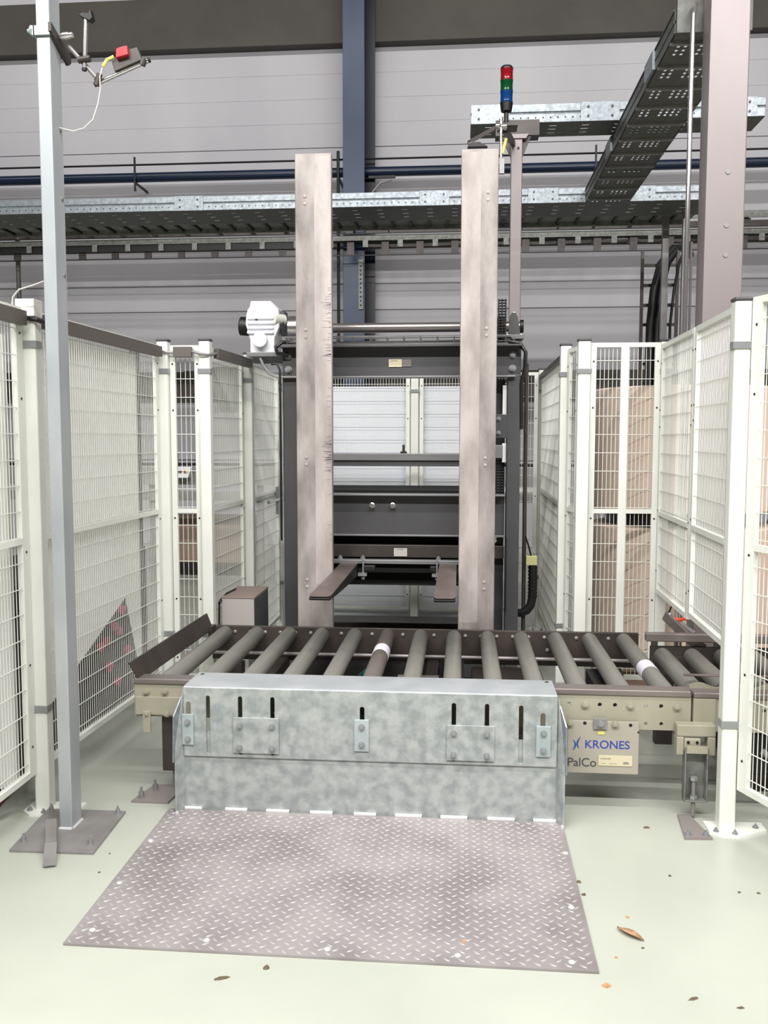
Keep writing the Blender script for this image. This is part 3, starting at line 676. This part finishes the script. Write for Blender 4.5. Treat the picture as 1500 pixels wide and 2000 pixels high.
for nm, z, h in (('lens_blue', 3.385, .062), ('lens_green', 3.447, .060), ('lens_red', 3.507, .062)):
    MB().lathe((.238, 5.3, z), (0, 0, 1), [(0, .036), (.005, .0365), (.007, .0345), (h - .006, .0345), (h - .004, .036), (h, .036)], 24).build('lens', nm, t, smooth=True)
MB().lathe((.238, 5.3, 3.569), (0, 0, 1), [(0, .036), (.006, .036), (.016, .030), (.02, .018)], 20).build('cap', 'black', t, smooth=True)
t = thing('light_sensor', 'small sensor on a chrome rod bracket above the right guide board', 'sensor', (.16, 5.2, 3.2))
MB().bar((.03, 5.15, 3.13), (.19, 5.22, 3.235), .022, .02).build('arm', 'dark_rail', t)
cyl((.205, 5.2, 3.27), (.207, 5.2, 3.05), .009, 12).build('rod', 'chrome', t, smooth=True)
MB().lathe((.175, 5.2, 3.23), (1, 0, -.1), [(0, .016), (.02, .02), (.03, .012), (.06, .02), (.065, .012)], 14).build('clamp', 'chrome', t, smooth=True)
MB().prism([(.02, 3.10), (.13, 3.10), (.085, 3.125), (.04, 3.12)], 'xz', 5.13, 5.17).build('head', 'black', t)
cyl((.025, 5.15, 3.115), (.05, 5.15, 3.125), .018, 12).build('knuckle', 'dark_rail', t, smooth=True)
box(.198, .225, 5.19, 5.215, 2.97, 3.05).build('reflector', 'strap_grey', t)
MB().tube([(.215, 5.2, 3.08), (.225, 5.2, 3.12), (.235, 5.2, 3.16)], .008, 8).build('plug', 'yellow', t, smooth=True)

# ------------------------------------------------------------------ sensor post on the left
t = thing('sensor_post', 'tall galvanised rectangular post bolted to a square floor plate on the left', 'post', (-1.495, 3.26, 0))
SP = t
P(MB().prism([(-1.625, 3.03), (-1.312, 3.035), (-1.33, 3.40), (-1.652, 3.395)], 'xy', 0, .010), 'base_plate', 'strap_grey', SP, bevel=.002)
P(box(-1.520, -1.470, 3.215, 3.305, .010, 3.085), 'tube', 'post_galv', SP, bevel=.004)
for p, q in (((-1.52, 3.212, .012), (-1.47, 3.212, .012)), ((-1.467, 3.22, .012), (-1.467, 3.30, .012))): P(cyl(p, q, .006, 8), 'weld_bead', 'weld', SP, smooth=True)
for x, y in ((-1.605, 3.10), (-1.35, 3.10), (-1.352, 3.372), (-1.625, 3.37)): P(bolt_z(x, y, .010, .009, .03), 'anchor_bolt', 'clip_grey', SP)
for z in (2.62, 2.375, 2.1): P(MB().lathe((-1.470, 3.28, z), (1, 0, 0), [(0, .008), (.004, .008), (.006, .004)], 10), 'screw', 'strap_grey', SP)
b = MB().box(-1.526, -1.466, 3.205, 3.213, 2.925, 2.957); b.box(-1.530, -1.522, 3.205, 3.315, 2.925, 2.957); P(b, 'clamp_band', 'zinc_plate', SP)
P(MB().prism([(3.20, 2.965), (3.20, 2.935), (3.34, 2.87), (3.36, 2.885), (3.36, 2.91)], 'yz', -1.468, -1.456), 'clamp_plate', 'dark_rail', SP)
b = MB().cyl((-1.552, 3.22, 2.945), (-1.528, 3.22, 2.945), .007, 8); b.cyl((-1.540, 3.22, 2.945), (-1.530, 3.22, 2.945), .018, 6); b.cyl((-1.545, 3.25, 2.962), (-1.528, 3.25, 2.962), .008, 6); P(b, 'wing_nut', 'zinc_plate', SP)
# rods: arm runs towards the rear right and down in the picture
A0, A1 = V((-1.452, 3.27, 2.94)), V((-1.325, 3.30, 2.795))
P(cyl(A0, A1, .0075, 12), 'arm_rod', 'strap_grey', SP, smooth=True)
P(MB().lathe((-1.445, 3.25, 2.935), (1, 0, .1), [(0, .010), (.012, .013), (.03, .013), (.034, .010), (.045, .010)], 14), 'rod_clamp', 'chrome', SP, smooth=True)
P(cyl((-1.3735, 3.28, 2.826), (-1.3725, 3.28, 2.836), .0086, 12), 'rod_end', 'black', SP, smooth=True)
P(cyl((-1.372, 3.28, 2.835), (-1.362, 3.28, 3.01), .0078, 12), 'upright_rod', 'chrome', SP, smooth=True)
b = MB().cyl((-1.392, 3.275, 2.862), (-1.348, 3.275, 2.866), .012, 10); P(b, 'rod_clamp', 'dark_rail', SP, smooth=True)
P(cyl((-1.335, 3.30, 2.788), (-1.142, 3.30, 2.862), .0078, 12), 'cross_rod', 'chrome', SP, smooth=True)
b = MB().cyl((-1.345, 3.30, 2.783), (-1.335, 3.30, 2.788), .009, 12); b.cyl((-1.330, 3.285, 2.775), (-1.318, 3.285, 2.815), .011, 10); b.cyl((-1.335, 3.295, 2.79), (-1.325, 3.295, 2.80), .012, 10); P(b, 'rod_clamp', 'dark_rail', SP, smooth=True)
P(cyl((-1.163, 3.295, 2.844), (-1.154, 3.295, 2.866), .012, 10), 'rod_clamp', 'dark_rail', SP, smooth=True)
P(cyl((-1.142, 3.30, 2.862), (-1.135, 3.30, 2.865), .009, 12), 'rod_end', 'black', SP, smooth=True)
P(MB().prism([(-1.385, 3.018), (-1.372, 3.008), (-1.345, 2.996), (-1.335, 3.006), (-1.342, 3.036), (-1.352, 3.022), (-1.375, 3.026)], 'xz', 3.27, 3.30), 'sensor_head', 'black', SP, bevel=.002)
P(MB().prism([(-1.262, 2.822), (-1.160, 2.860), (-1.178, 2.905), (-1.205, 2.898), (-1.272, 2.856)], 'xz', 3.285, 3.315), 'sensor_body', 'dark_rail', SP, bevel=.002)
P(MB().prism([(-1.252, 2.862), (-1.205, 2.872), (-1.208, 2.905), (-1.228, 2.902), (-1.250, 2.895)], 'xz', 3.268, 3.29), 'sensor_lens', 'red', SP, bevel=.003)
P(MB().tube([(-1.262, 3.28, 2.872), (-1.285, 3.275, 2.860), (-1.30, 3.27, 2.835)], .006, 8), 'cable_plug', 'yellow', SP, smooth=True)
P(MB().tube([(-1.30, 3.27, 2.835), (-1.312, 3.27, 2.80), (-1.315, 3.28, 2.76), (-1.325, 3.28, 2.71), (-1.345, 3.28, 2.655), (-1.38, 3.28, 2.625), (-1.42, 3.28, 2.615), (-1.468, 3.27, 2.625)], .0022, 6), 'sensor_cable', 'cable_white', SP, smooth=True)
solo(MB().tube([(-1.70, 3.33, 1.995), (-1.69, 3.32, 2.03), (-1.66, 3.31, 2.055), (-1.60, 3.30, 2.068), (-1.55, 3.30, 2.085), (-1.52, 3.28, 2.11)], .0035, 6), 'loose_cable', 'cable_white', 'thin white cable from the fence top to the sensor post', 'cable', (-1.6, 3.3, 2.06), smooth=True)
t = thing('bent_bracket', 'bent grey steel strip leaning over the edge of the square floor plate', 'bracket', (-1.46, 2.98, 0))
MB().bar((-1.424, 2.925, .008), (-1.462, 3.02, .048), .042, .004).build('strip', 'strap_grey', t)
MB().bar((-1.462, 3.02, .049), (-1.545, 3.20, .052), .038, .004).build('strip', 'strap_grey', t)
MB().bar((-1.543, 3.196, .053), (-1.545, 3.20, .011), .038, .004).build('strip', 'strap_grey', t)

# ------------------------------------------------------------------ roller conveyors
t = thing('roller_conveyor', 'long pallet roller conveyor with beige side beam behind the galvanised ramp', 'conveyor', (-.22, 4.2, 0))
CV = t
hole_x = [.439, .561, .621, .742, .802]; bolt_x = [.502, .680, .862]
lo_hole = [.501, .681, .743, .804]; lo_bolt = [.442, .619]
hs = [disc(x, .434, .0085) for x in hole_x] + [disc(x, .362, .0075) for x in lo_hole]
hs += [disc(-1.0 + i * .06, .362, .008) for i in range(23)] + [disc(-.97 + i * .12, .434, .008) for i in range(11)]
P(MB().holed([(-1.36, .336), (.918, .336), (.918, .474), (-1.36, .474)], hs, 'xz', 3.60, 3.608), 'side_beam', 'beam_beige', CV)
P(box(-1.36, .918, 3.608, 3.64, .336, .342), 'beam_lip', 'beam_beige', CV)
P(box(-1.362, .918, 3.592, 3.672, .474, .498), 'top_rail', 'rail_brown', CV, bevel=.006, seg=3)
P(box(-1.352, -1.06, 3.588, 3.60, .345, .422), 'splice_plate', 'beam_beige', CV, bevel=.002)
P(box(-1.318, -1.285, 3.578, 3.588, .272, .362), 'hanging_tab', 'beam_beige', CV, bevel=.002)
for x, z in ((-1.305, .442), (-1.225, .445), (-1.300, .352), (-1.215, .352)): P(bolt_y(x, 3.588 if z < .4 else 3.60, z, .011, .014), 'bolt', 'beam_beige', CV)
for x in bolt_x: P(bolt_y(x, 3.60, .434, .012, .014), 'bolt', 'beam_beige', CV)
P(box(.534, .588, 3.575, 3.584, .340, .384), 'washer_plate', 'strap_grey', CV, bevel=.002)
P(bolt_y(.561, 3.575, .364, .011, .014), 'bolt', 'clip_grey', CV)
for x in lo_bolt: P(bolt_y(x, 3.582, .362, .011, .014), 'bolt', 'beam_beige', CV)
P(box(-1.345, .93, 4.735, 4.755, .300, .484), 'rear_beam', 'beam_brown', CV, bevel=.003)
for i in range(27):
    x = -1.30 + i * .083
    P(MB().lathe((x, 4.735, .452), (0, -1, 0), [(0, .010), (.004, .010), (.008, .005)], 10), 'bolt', 'strap_grey', CV)
for x in (-1.17, -.24, .46, .74): P(MB().lathe((x, 4.735, .385), (0, -1, 0), [(0, .011), (.004, .011), (.010, .006)], 10), 'bolt', 'strap_grey', CV)
def roller_mesh(y1):
    return MB().lathe((0, 3.65, .45), (0, 1, 0), [(0, .012), (.015, .012), (.016, .036), (.022, .040), (y1 - 3.65 - .035, .040), (y1 - 3.65 - .025, .034), (y1 - 3.65 - .01, .030), (y1 - 3.65, .012)], 24)
r0 = roller_mesh(4.73).build('roller', 'roller_grey', CV, smooth=True); r0.location.x = -1.262
ORG[r0.name] = ORG[CV.name]
brown = roller_mesh(4.73)
for i in range(1, 13):
    if i == 5: r = brown.build('roller', 'roller_brown', CV, smooth=True); r['label'] = 'browner roller with a white paper sleeve'
    else: r = r0.copy(); C.objects.link(r); ORG[r.name] = ORG[CV.name]
    r.location.x = -1.262 + .1757 * i
    if i in (5, 12):
        y0 = 4.24 if i == 5 else 4.02
        s = MB().lathe((0, y0, .45), (0, 1, 0), [(0, .0402), (.0005, .0412), (.12, .0412), (.1205, .0402)], 24).build('paper_sleeve', 'roller_sleeve', r, smooth=True)
    if i == 12: r['label'] = 'grey roller with a white paper sleeve'
P(cyl((-1.34, 4.70, .345), (.93, 4.70, .345), .009, 10), 'tie_rod', 'tread_worn', CV, smooth=True)
for x in (-.95, -.14, .36): P(box(x - .03, x + .03, 3.62, 4.735, .255, .325), 'cross_member', 'beam_brown', CV)
P(box(-.78, -.14, 4.0, 4.70, .10, .32), 'drive_cover', 'black', CV, bevel=.01)  # black box enlarged to darken the floor under the rollers
P(box(.06, .42, 4.2, 4.70, .10, .30), 'drive_cover', 'beam_brown', CV, bevel=.01)
P(cyl((-.30, 4.3, .30), (-.06, 4.3, .30), .05, 16), 'drive_motor', 'strap_grey', CV, smooth=True)
P(box(-.10, .02, 4.05, 4.6, .14, .36), 'chain_guard', 'black', CV)
P(box(.60, .70, 4.0, 4.3, .20, .40), 'chain_guard', 'black', CV)
P(box(-1.03, -.98, 4.3, 4.33, .12, .34), 'sensor_bracket', 'strap_grey', CV)
P(cyl((-.52, 4.42, .28), (-.46, 4.36, .34), .02, 10), 'valve_knob', 'teal', CV)
def gx(z): return -1.328 - (z - .47) * .38
ps = [(3.57, .568), (4.70, .556), (4.70, .470), (3.60, .485)]
vs = [(gx(z), y, z) for y, z in ps] + [(gx(z) - .007, y, z) for y, z in ps]
P(MB().add(vs, [(0, 1, 2, 3), (7, 6, 5, 4), (0, 4, 5, 1), (1, 5, 6, 2), (2, 6, 7, 3), (3, 7, 4, 0)]), 'side_guard', 'beam_brown', CV)
P(box(-1.345, -1.325, 4.66, 4.74, .44, .49), 'guard_bracket', 'beam_brown', CV)
# legs
def leg(root, x, y, m1, lab_m='beam_beige', foot='foot_brown'):
    l = MB().box(x - .045, x + .045, y - .002, y + .004, .075, .29); l.box(x - .045, x - .039, y - .04, y, .075, .29); l.box(x + .039, x + .045, y - .04, y, .075, .29); l.box(x - .045, x + .045, y - .04, y, .07, .078)
    lg = l.build('leg', m1, root, bevel=.003)
    MB().holed([(x - .04, .27), (x - .04, .3), (x + .04, .3), (x + .04, .27)], [], 'xz', y - .045, y - .04).build('leg_bridge', lab_m, lg)
    cyl((x - .005, y - .022, .012), (x - .005, y - .022, .165), .0085, 12).build('levelling_screw', 'strap_grey', lg, smooth=True)
    for z in (.155, .079): MB().cyl((x - .005, y - .022, z), (x - .005, y - .022, z + .013), .015, 6).build('nut', 'clip_grey', lg)
    fp = MB().prism([(x - .083, y - .225), (x + .02, y - .218), (x - .015, y - .01), (x - .06, y - .005)], 'xy', 0, .010).build('foot_plate', foot, lg)
    for dx in (-.065, .0): bolt_z(x + dx, y - .20, .010, .009, .02).build('anchor_bolt', 'clip_grey', fp)
    return lg
lg = leg(CV, .928, 3.57, 'galv_dull')
b = MB().box(.853, 1.003, 3.545, 3.595, .33, .378); b.box(.853, .882, 3.545, 3.595, .255, .33); b.box(.972, 1.003, 3.545, 3.595, .255, .33); b.box(.882, .945, 3.54, 3.56, .272, .325)
b.build('leg_bracket', 'beam_beige', lg, bevel=.005)
for x in (.896, .93): cyl((x, 3.54, .31), (x, 3.537, .31), .006, 8).build('bracket_hole', 'black', lg)
lg = MB().box(-1.255, -1.165, 3.63, 3.70, .09, .336).build('leg', 'dark_rail', CV, bevel=.004)
cyl((-1.21, 3.66, .01), (-1.21, 3.66, .1), .010, 10).build('levelling_screw', 'strap_grey', lg)
f = MB().prism([(-1.345, 3.50), (-1.19, 3.50), (-1.17, 3.69), (-1.31, 3.68)], 'xy', 0, .010).build('foot_plate', 'foot_brown', lg)
for x, y in ((-1.315, 3.535), (-1.285, 3.62)): bolt_z(x, y, .010, .011, .045).build('anchor_bolt', 'strap_grey', f)
for x in (-1.20, -.14, .80):
    lg = box(x - .04, x + .04, 4.64, 4.72, .0, .30).build('leg', 'dark_rail', CV, bevel=.003)

t = thing('roller_conveyor', 'second roller conveyor at the right, partly behind the near right fence post', 'conveyor', (1.5, 4.1, 0))
R2 = t
P(MB().holed([(.926, .336), (2.3, .336), (2.3, .470), (.926, .470)], [disc(1.035, .425, .007)] + [disc(1.2 + i * .12, .425, .008) for i in range(8)], 'xz', 3.60, 3.608), 'side_beam', 'beam_beige', R2)
P(box(.926, 1.012, 3.592, 3.60, .345, .470), 'splice_plate', 'beam_beige', R2, bevel=.002)
P(box(.926, 2.3, 3.592, 3.665, .471, .494), 'top_rail', 'rail_brown', R2, bevel=.006, seg=3)
rr = roller_mesh(4.42).build('roller', 'roller_grey', R2, smooth=True); rr.location.x = .975
for i in range(1, 9):
    r = rr.copy(); C.objects.link(r); ORG[r.name] = ORG[R2.name]; r.location.x = .975 + i * .14
P(box(.90, 1.30, 4.40, 4.44, .515, .556), 'guide_rail', 'rail_brown', R2, bevel=.006, seg=3)
P(box(1.31, 2.3, 4.40, 4.44, .515, .556), 'guide_rail', 'rail_brown', R2, bevel=.006, seg=3)
P(box(.93, 2.3, 4.44, 4.46, .30, .484), 'rear_beam', 'beam_brown', R2, bevel=.003)
for x in (.95, 1.25): P(box(x - .015, x + .015, 4.44, 4.46, .484, .53), 'rail_bracket', 'strap_grey', R2)
pts = []
for i in range(31):
    x = .935 + i * .015; pts.append((x, .497 + .010 * math.cos((x - .975) / .14 * 2 * math.pi)))
P(MB().prism(pts + [(1.385, .47), (.935, .47)], 'xz', 3.70, 3.708), 'comb_plate', 'beam_beige', R2)
P(box(.925, 1.5, 3.745, 3.765, .520, .527), 'finger_bar', 'fork_steel', R2, bevel=.002)
P(cyl((1.27, 3.70, .44), (1.45, 3.75, .42), .02, 12), 'air_pipe', 'dark_rail', R2, smooth=True)
P(MB().bar((1.27, 3.66, .455), (1.36, 3.70, .45), .035, .03), 'stop_handle', 'orange', R2, bevel=.006)
for x, y in ((1.9, 3.65), (1.9, 4.42), (1.0, 4.45)): P(box(x - .04, x + .04, y - .03, y + .03, 0, .34), 'leg', 'dark_rail', R2)
P(box(1.15, 2.2, 3.75, 4.35, .10, .30), 'drive_cover', 'black', R2, bevel=.02)
P(MB().tube([(1.18, 3.55, .28), (1.26, 3.5, .22), (1.4, 3.55, .25), (1.5, 3.5, .2)], .014, 8), 'air_hose', 'strap_grey', R2, smooth=True)
P(MB().tube([(1.2, 3.56, .2), (1.3, 3.5, .24), (1.42, 3.5, .16), (1.6, 3.55, .2)], .010, 8), 'air_hose', 'black_rubber', R2, smooth=True)
t = thing('stop_valve', 'orange lever valve on brown arm behind the raised right fence panels', 'valve', (1.1, 4.6, .55))
b = MB().bar((1.035, 4.62, .605), (1.12, 4.50, .52), .02, .05); b.bar((1.12, 4.50, .52), (1.19, 4.46, .47), .02, .05); b.build('arm', 'rail_brown', t, bevel=.004)
MB().bar((1.075, 4.58, .585), (1.155, 4.56, .606), .014, .016).build('lever', 'orange', t, bevel=.004)
cyl((1.078, 4.58, .595), (1.082, 4.59, .57), .017, 12).build('lever_hub', 'orange', t)
cyl((1.10, 4.56, .575), (1.15, 4.48, .54), .012, 10).build('pipe', 'strap_grey', t, smooth=True)
MB().lathe((1.055, 4.6, .612), (0, 0, 1), [(-.02, .008), (-.005, .008), (0, .012), (.01, .008)], 10).build('nipple', 'clip_grey', t, smooth=True)
MB().tube([(1.05, 4.6, .62), (1.07, 4.62, .66), (1.11, 4.64, .672), (1.16, 4.62, .66)], .005, 6).build('cable', 'black_rubber', t, smooth=True)
# sign plate
t = thing('sign_plate', 'beige sign plate with blue and grey lettering hanging below the conveyor beam', 'sign', (.575, 3.59, .16))
SG = t
P(box(.434, .715, 3.584, 3.588, .156, .372), 'plate', 'sign', SG, bevel=.002)
text('KRONES', .504, .679, .260, 3.5835, 'text_blue', SG, h=.034)
text('PalCo', .436, .549, .184, 3.5835, 'text_dark', SG, h=.036)
def stroke(pts, w0): 
    n = len(pts); L, R = [], []
    for i, p in enumerate(pts):
        a = V(pts[max(i - 1, 0)]); b = V(pts[min(i + 1, n - 1)]); d = (b - a).normalized(); k = w0 * math.sin(math.pi * (i + .15) / (n - .7)) ** .8
        L.append((p[0] - d.y * k, p[1] + d.x * k)); R.append((p[0] + d.y * k, p[1] - d.x * k))
    return L + R[::-1]
lg = MB()
lg.prism(stroke([(.456, .292), (.462, .284), (.465, .275), (.464, .266), (.460, .256), (.455, .249)], .0035), 'xz', 3.5832, 3.584)
lg.prism(stroke([(.486, .306), (.478, .294), (.473, .283), (.472, .274), (.475, .265), (.480, .258)], .0035), 'xz', 3.5832, 3.584)
P(lg, 'logo', 'text_blue', SG)
for x, z in ((.501, .362), (.681, .358), (.712, .330)): P(cyl((x, 3.584, z), (x, 3.5832, z), .007 if x < .7 else .004, 10), 'plate_hole', 'black', SG)
st = P(box(.557, .690, 3.5815, 3.584, .190, .232), 'sticker', 'label_cream', SG)
text('E KRONES', .566, .606, .216, 3.581, 'text_dark', st)
for x0, x1 in ((.568, .585), (.600, .616), (.62, .63), (.655, .676)): box(x0, x1, 3.5808, 3.5815, .199, .2005 if x0 < .65 else .207).build('printed_line', 'strap_grey', st)
P(box(.553, .579, 3.5815, 3.584, .318, .330), 'sticker', 'yellow', SG)

# ------------------------------------------------------------------ galvanised ramp with tread plate
t = thing('access_ramp', 'galvanised ramp with diamond tread plate floor and bolted upright front plate', 'ramp', (-.38, 3.0, 0))
RP = t
P(MB().prism([(-1.165, 2.464), (.396, 2.456), (.402, 3.44), (-1.165, 3.44)], 'xy', 0, .009), 'tread_plate', 'tread_steel', RP, bevel=.001)
lug = MB(); ix = 0
px, py = .043, .0215
def add_lug(x, y, ang):
    c, s = math.cos(ang), math.sin(ang); a, b, h = .0135, .0042, .0022
    pts = [(-a, 0, 0), (0, -b, 0), (a, 0, 0), (0, b, 0), (-a * .55, 0, h), (a * .55, 0, h)]
    vs = [(x + p[0] * c - p[1] * s, y + p[0] * s + p[1] * c, .009 + p[2]) for p in pts]
    lug.add(vs, [(0, 1, 4), (1, 2, 5), (1, 5, 4), (2, 3, 5), (3, 0, 4), (3, 4, 5)])
ny = int((3.425 - 2.475) / py); nx = int((.385 + 1.150) / px)
for j in range(ny + 1):
    for i in range(nx + 1):
        x = -1.150 + i * px + (px / 2 if j % 2 else 0); y = 2.475 + j * py
        add_lug(x, y, math.radians(38 if j % 2 else -38) + random.uniform(-.05, .05))
stuff(P(lug, 'tread_lugs', 'tread_worn', RP))
for x, y in ((-1.107, 2.54), (-.745, 2.515), (-.38, 2.50), (.0, 2.50), (.325, 2.495), (.36, 2.80), (.385, 3.18), (-1.135, 2.83), (-1.14, 3.15)):
    P(cyl((x, y, .009), (x, y, .0112), .010, 14, r2=.008), 'countersunk_screw', 'weld', RP)
K = 3.45 / 3.492
def q(x, z): return (x * K, 1.5 + (z - 1.5) * K)
def qs(x, z0, z1, w_): 
    a = q(x, z0); b = q(x, z1); return slot(a[0], a[1], b[1], w_)
P(box(-1.105, .385, 3.452, 3.458, 0.0, .33), 'front_sheet', 'galv_panel', RP)
sl = [qs(-1.093, .30, .437, .018), qs(-1.012, .225, .464, .016), qs(-.880, .225, .464, .017), qs(-.748, .225, .464, .017), qs(-.386, .29, .434, .018), qs(-.022, .225, .459, .017), qs(.108, .225, .459, .017), qs(.241, .222, .456, .017), qs(.326, .29, .427, .019)]
zt = .508
pm = P(MB().holed([(-1.100, .228), (.377, .228), (.377, zt), (-1.100, zt)], sl, 'xz', 3.443, 3.450), 'upper_plate', 'galv_panel', RP, bevel=.0015)
tf = MB().prism([(3.443, .500), (3.4445, .507), (3.449, .5115), (3.456, .513), (3.655, .513), (3.655, .505), (3.456, .505), (3.451, .500)], 'yz', -1.098, .375)
P(tf, 'top_flange', 'post_galv', RP, smooth=True)
b = MB().cyl((.352, 3.63, .513), (.352, 3.63, .5135), .009, 12); b.cyl((-1.075, 3.63, .513), (-1.075, 3.63, .5135), .009, 12); P(b, 'flange_holes', 'black', RP)
for sgn, x0 in ((-1, -1.100), (1, .379)):
    ps = [(x0, 3.452, .500), (x0 + sgn * .022, 3.405, .275), (x0 + sgn * .020, 3.398, .0), (x0 - sgn * .004, 3.452, .0)]
    vs = ps + [(p[0] + sgn * .005, p[1], p[2]) for p in ps]
    P(MB().add(vs, [(0, 1, 2, 3), (7, 6, 5, 4), (0, 4, 5, 1), (1, 5, 6, 2), (2, 6, 7, 3), (3, 7, 4, 0)]), 'cheek', 'galv_panel', RP)
    ps = [(x0 + sgn * .006, 3.446, .47), (x0 + sgn * .026, 3.402, .40), (x0 + sgn * .028, 3.395, .215), (x0 + sgn * .010, 3.44, .20)]
    vs = ps + [(p[0] + sgn * .005, p[1], p[2]) for p in ps]
    P(MB().add(vs, [(0, 1, 2, 3), (7, 6, 5, 4), (0, 4, 5, 1), (1, 5, 6, 2), (2, 6, 7, 3), (3, 7, 4, 0)]), 'cheek_doubler', 'galv', RP)
for x0, x1, z0, z1, bs, mm in ((-1.118, -1.071, .261, .388, ((-1.094, .355), (-1.094, .285)), 'zinc_plate'), (-.908, -.721, .233, .380, ((-.879, .346), (-.749, .346), (-.881, .256), (-.749, .256)), 'galv_panel'),
                           (-.417, -.358, .255, .384, ((-.387, .355), (-.387, .283)), 'zinc_plate'), (-.050, .138, .230, .373, ((-.022, .340), (.108, .340), (-.022, .253), (.108, .253)), 'galv_panel'), (.300, .356, .255, .378, ((.328, .350), (.328, .282)), 'zinc_plate')):
    a, c = q(x0, z0), q(x1, z1)
    cpl = P(box(a[0], c[0], 3.434, 3.443, a[1], c[1]), 'clamp_plate', mm, RP, bevel=.002)
    for bx, bz in bs:
        e = q(bx, bz); bolt_y(e[0], 3.434, e[1], .0095, .012).build('bolt', 'clip_grey', cpl, smooth=False)
for x0, x1 in ((-1.10, -1.03), (-.934, -.845), (-.767, -.675), (-.59, -.50), (-.414, -.326), (-.251, -.145), (-.071, .033), (.112, .218), (.29, .378)):
    P(cyl((x0, 3.444, .012), (x1, 3.444, .012), .008, 10), 'weld_bead', 'weld', RP, smooth=True)
P(MB().lathe((-1.118, 3.395, .006), (0, 0, 1), [(0, .008), (.01, .006)], 8), 'weld_spot', 'weld', RP)
P(MB().lathe((.398, 3.40, .006), (0, 0, 1), [(0, .008), (.01, .006)], 8), 'weld_spot', 'weld', RP)

# ------------------------------------------------------------------ grey control box left of the machine
t = thing('electrical_box', 'grey sheet metal box with brownish lid left of the machine, behind the rollers', 'box', (-1.25, 5.15, 0))
box(-1.352, -1.165, 4.96, 5.34, .30, .592).build('body', 'box_grey', t, bevel=.003)
box(-1.356, -1.161, 4.957, 5.343, .592, .600).build('lid', 'box_top', t, bevel=.002)
box(-1.165, -1.1635, 4.97, 5.33, .31, .585).build('side_face', 'box_side_shade', t)
for y in (5.0, 5.28):
    for x in (-1.33, -1.19): box(x - .015, x + .015, y - .015, y + .015, 0, .30).build('leg', 'strap_grey', t)
cyl((-1.362, 4.95, .575), (-1.352, 4.95, .57), .016, 12).build('cable_gland', 'black', t)
MB().tube([(-1.36, 4.945, .57), (-1.362, 4.94, .45), (-1.36, 4.95, .05)], .005, 6).build('cable', 'black_rubber', t, smooth=True)
MB().tube([(-1.36, 4.95, .58), (-1.345, 5.05, .605), (-1.33, 5.2, .606)], .005, 6).build('lid_cable', 'black_rubber', t, smooth=True)

# ------------------------------------------------------------------ debris on the floor
lf = MB(); n = 9
L0, L1 = V((.487, 2.70, .003)), V((.553, 2.63, .004)); d = L1 - L0; nrm = V((d.y, -d.x, 0)).normalized()
top, bot = [], []
for i in range(n + 1):
    s = i / n; wv = .017 * math.sin(math.pi * s) ** .8; c = L0 + d * s + V((0, 0, .006 * math.sin(math.pi * s)))
    top.append(c + nrm * wv + V((0, 0, .006))); bot.append(c - nrm * wv)
mids = [L0 + d * (i / n) + V((0, 0, .003)) for i in range(n + 1)]
vs = top + mids + bot; m_ = n + 1
fs = [(i, i + 1, m_ + i + 1, m_ + i) for i in range(n)] + [(m_ + i, m_ + i + 1, 2 * m_ + i + 1, 2 * m_ + i) for i in range(n)]
lf.add(vs, fs); o = solo(lf, 'dry_leaf', 'leaf', 'dry curled brown leaf on the green floor right of the ramp', 'leaf', (.52, 2.66, 0), smooth=True)
sm = o.modifiers.new('thick', 'SOLIDIFY'); sm.thickness = .0012
names = ['tiny dark crumb on the floor left of the ramp, near the square plate', 'second dark crumb on the floor left of the ramp, by its edge', 'small twig on the floor in front of the ramp', 'small dark clump touching the front edge of the ramp', 'brown wood scrap off the front right ramp corner',
         'thin dark sliver on the floor at the lower right', 'dark crumb against the right ramp edge, the far one', 'dark crumb against the right ramp edge, the near one', 'dark crumb on the floor below the sign plate', 'flat dark flake on the floor near the conveyor foot',
         'brown crumb right of the ramp beside the leaf', 'dark crumb near the right picture edge', 'small dark sliver in the lower right corner', 'brown fleck on the tread plate near its front edge', 'pale brown fleck on the floor right of the ramp', 'dark crumb below the dry leaf', 'dark fleck on the floor under the right fence']
pos = [(-1.238, 2.91, .006, 1), (-1.257, 3.05, .005, 1), (-.655, 2.345, .008, 4), (-.541, 2.405, .010, 1.4), (.407, 2.403, .012, 1.6), (.631, 2.365, .006, 4), (.408, 2.985, .010, 1.2), (.413, 2.90, .009, 1.2), (.725, 3.055, .007, 1), (.725, 3.44, .009, 2), (.53, 2.77, .007, 1.3), (.928, 2.96, .007, 1), (.746, 2.336, .006, 2.5), (.02, 2.575, .008, 1.5), (.458, 2.543, .006, 1), (.545, 2.60, .006, 1), (.99, 2.96, .006, 1.5)]
for (x, y, r, e), lab in zip(pos, names):
    zb = .009 if (x < .39 and y > 2.47 and x > -1.16) else 0
    a = random.uniform(-.6, .6); mb = MB(); k = 7
    ring = [(x + r * e * math.cos(2 * math.pi * i / k) * random.uniform(.6, 1) * math.cos(a) - r * math.sin(2 * math.pi * i / k) * math.sin(a),
             y + r * e * math.cos(2 * math.pi * i / k) * random.uniform(.6, 1) * math.sin(a) + r * math.sin(2 * math.pi * i / k) * random.uniform(.6, 1), zb) for i in range(k)]
    tp = [(p[0] * .6 + x * .4, p[1] * .6 + y * .4, zb + r * random.uniform(.3, .7)) for p in ring]
    mb.add(ring + tp, [tuple(range(k))[::-1], tuple(range(k, 2 * k))] + [(i, (i + 1) % k, k + (i + 1) % k, k + i) for i in range(k)])
    solo(mb, 'floor_crumb', 'chip' if 'brown' not in lab else 'leaf', lab, 'debris', (x, y, zb), 'crumbs on the floor')
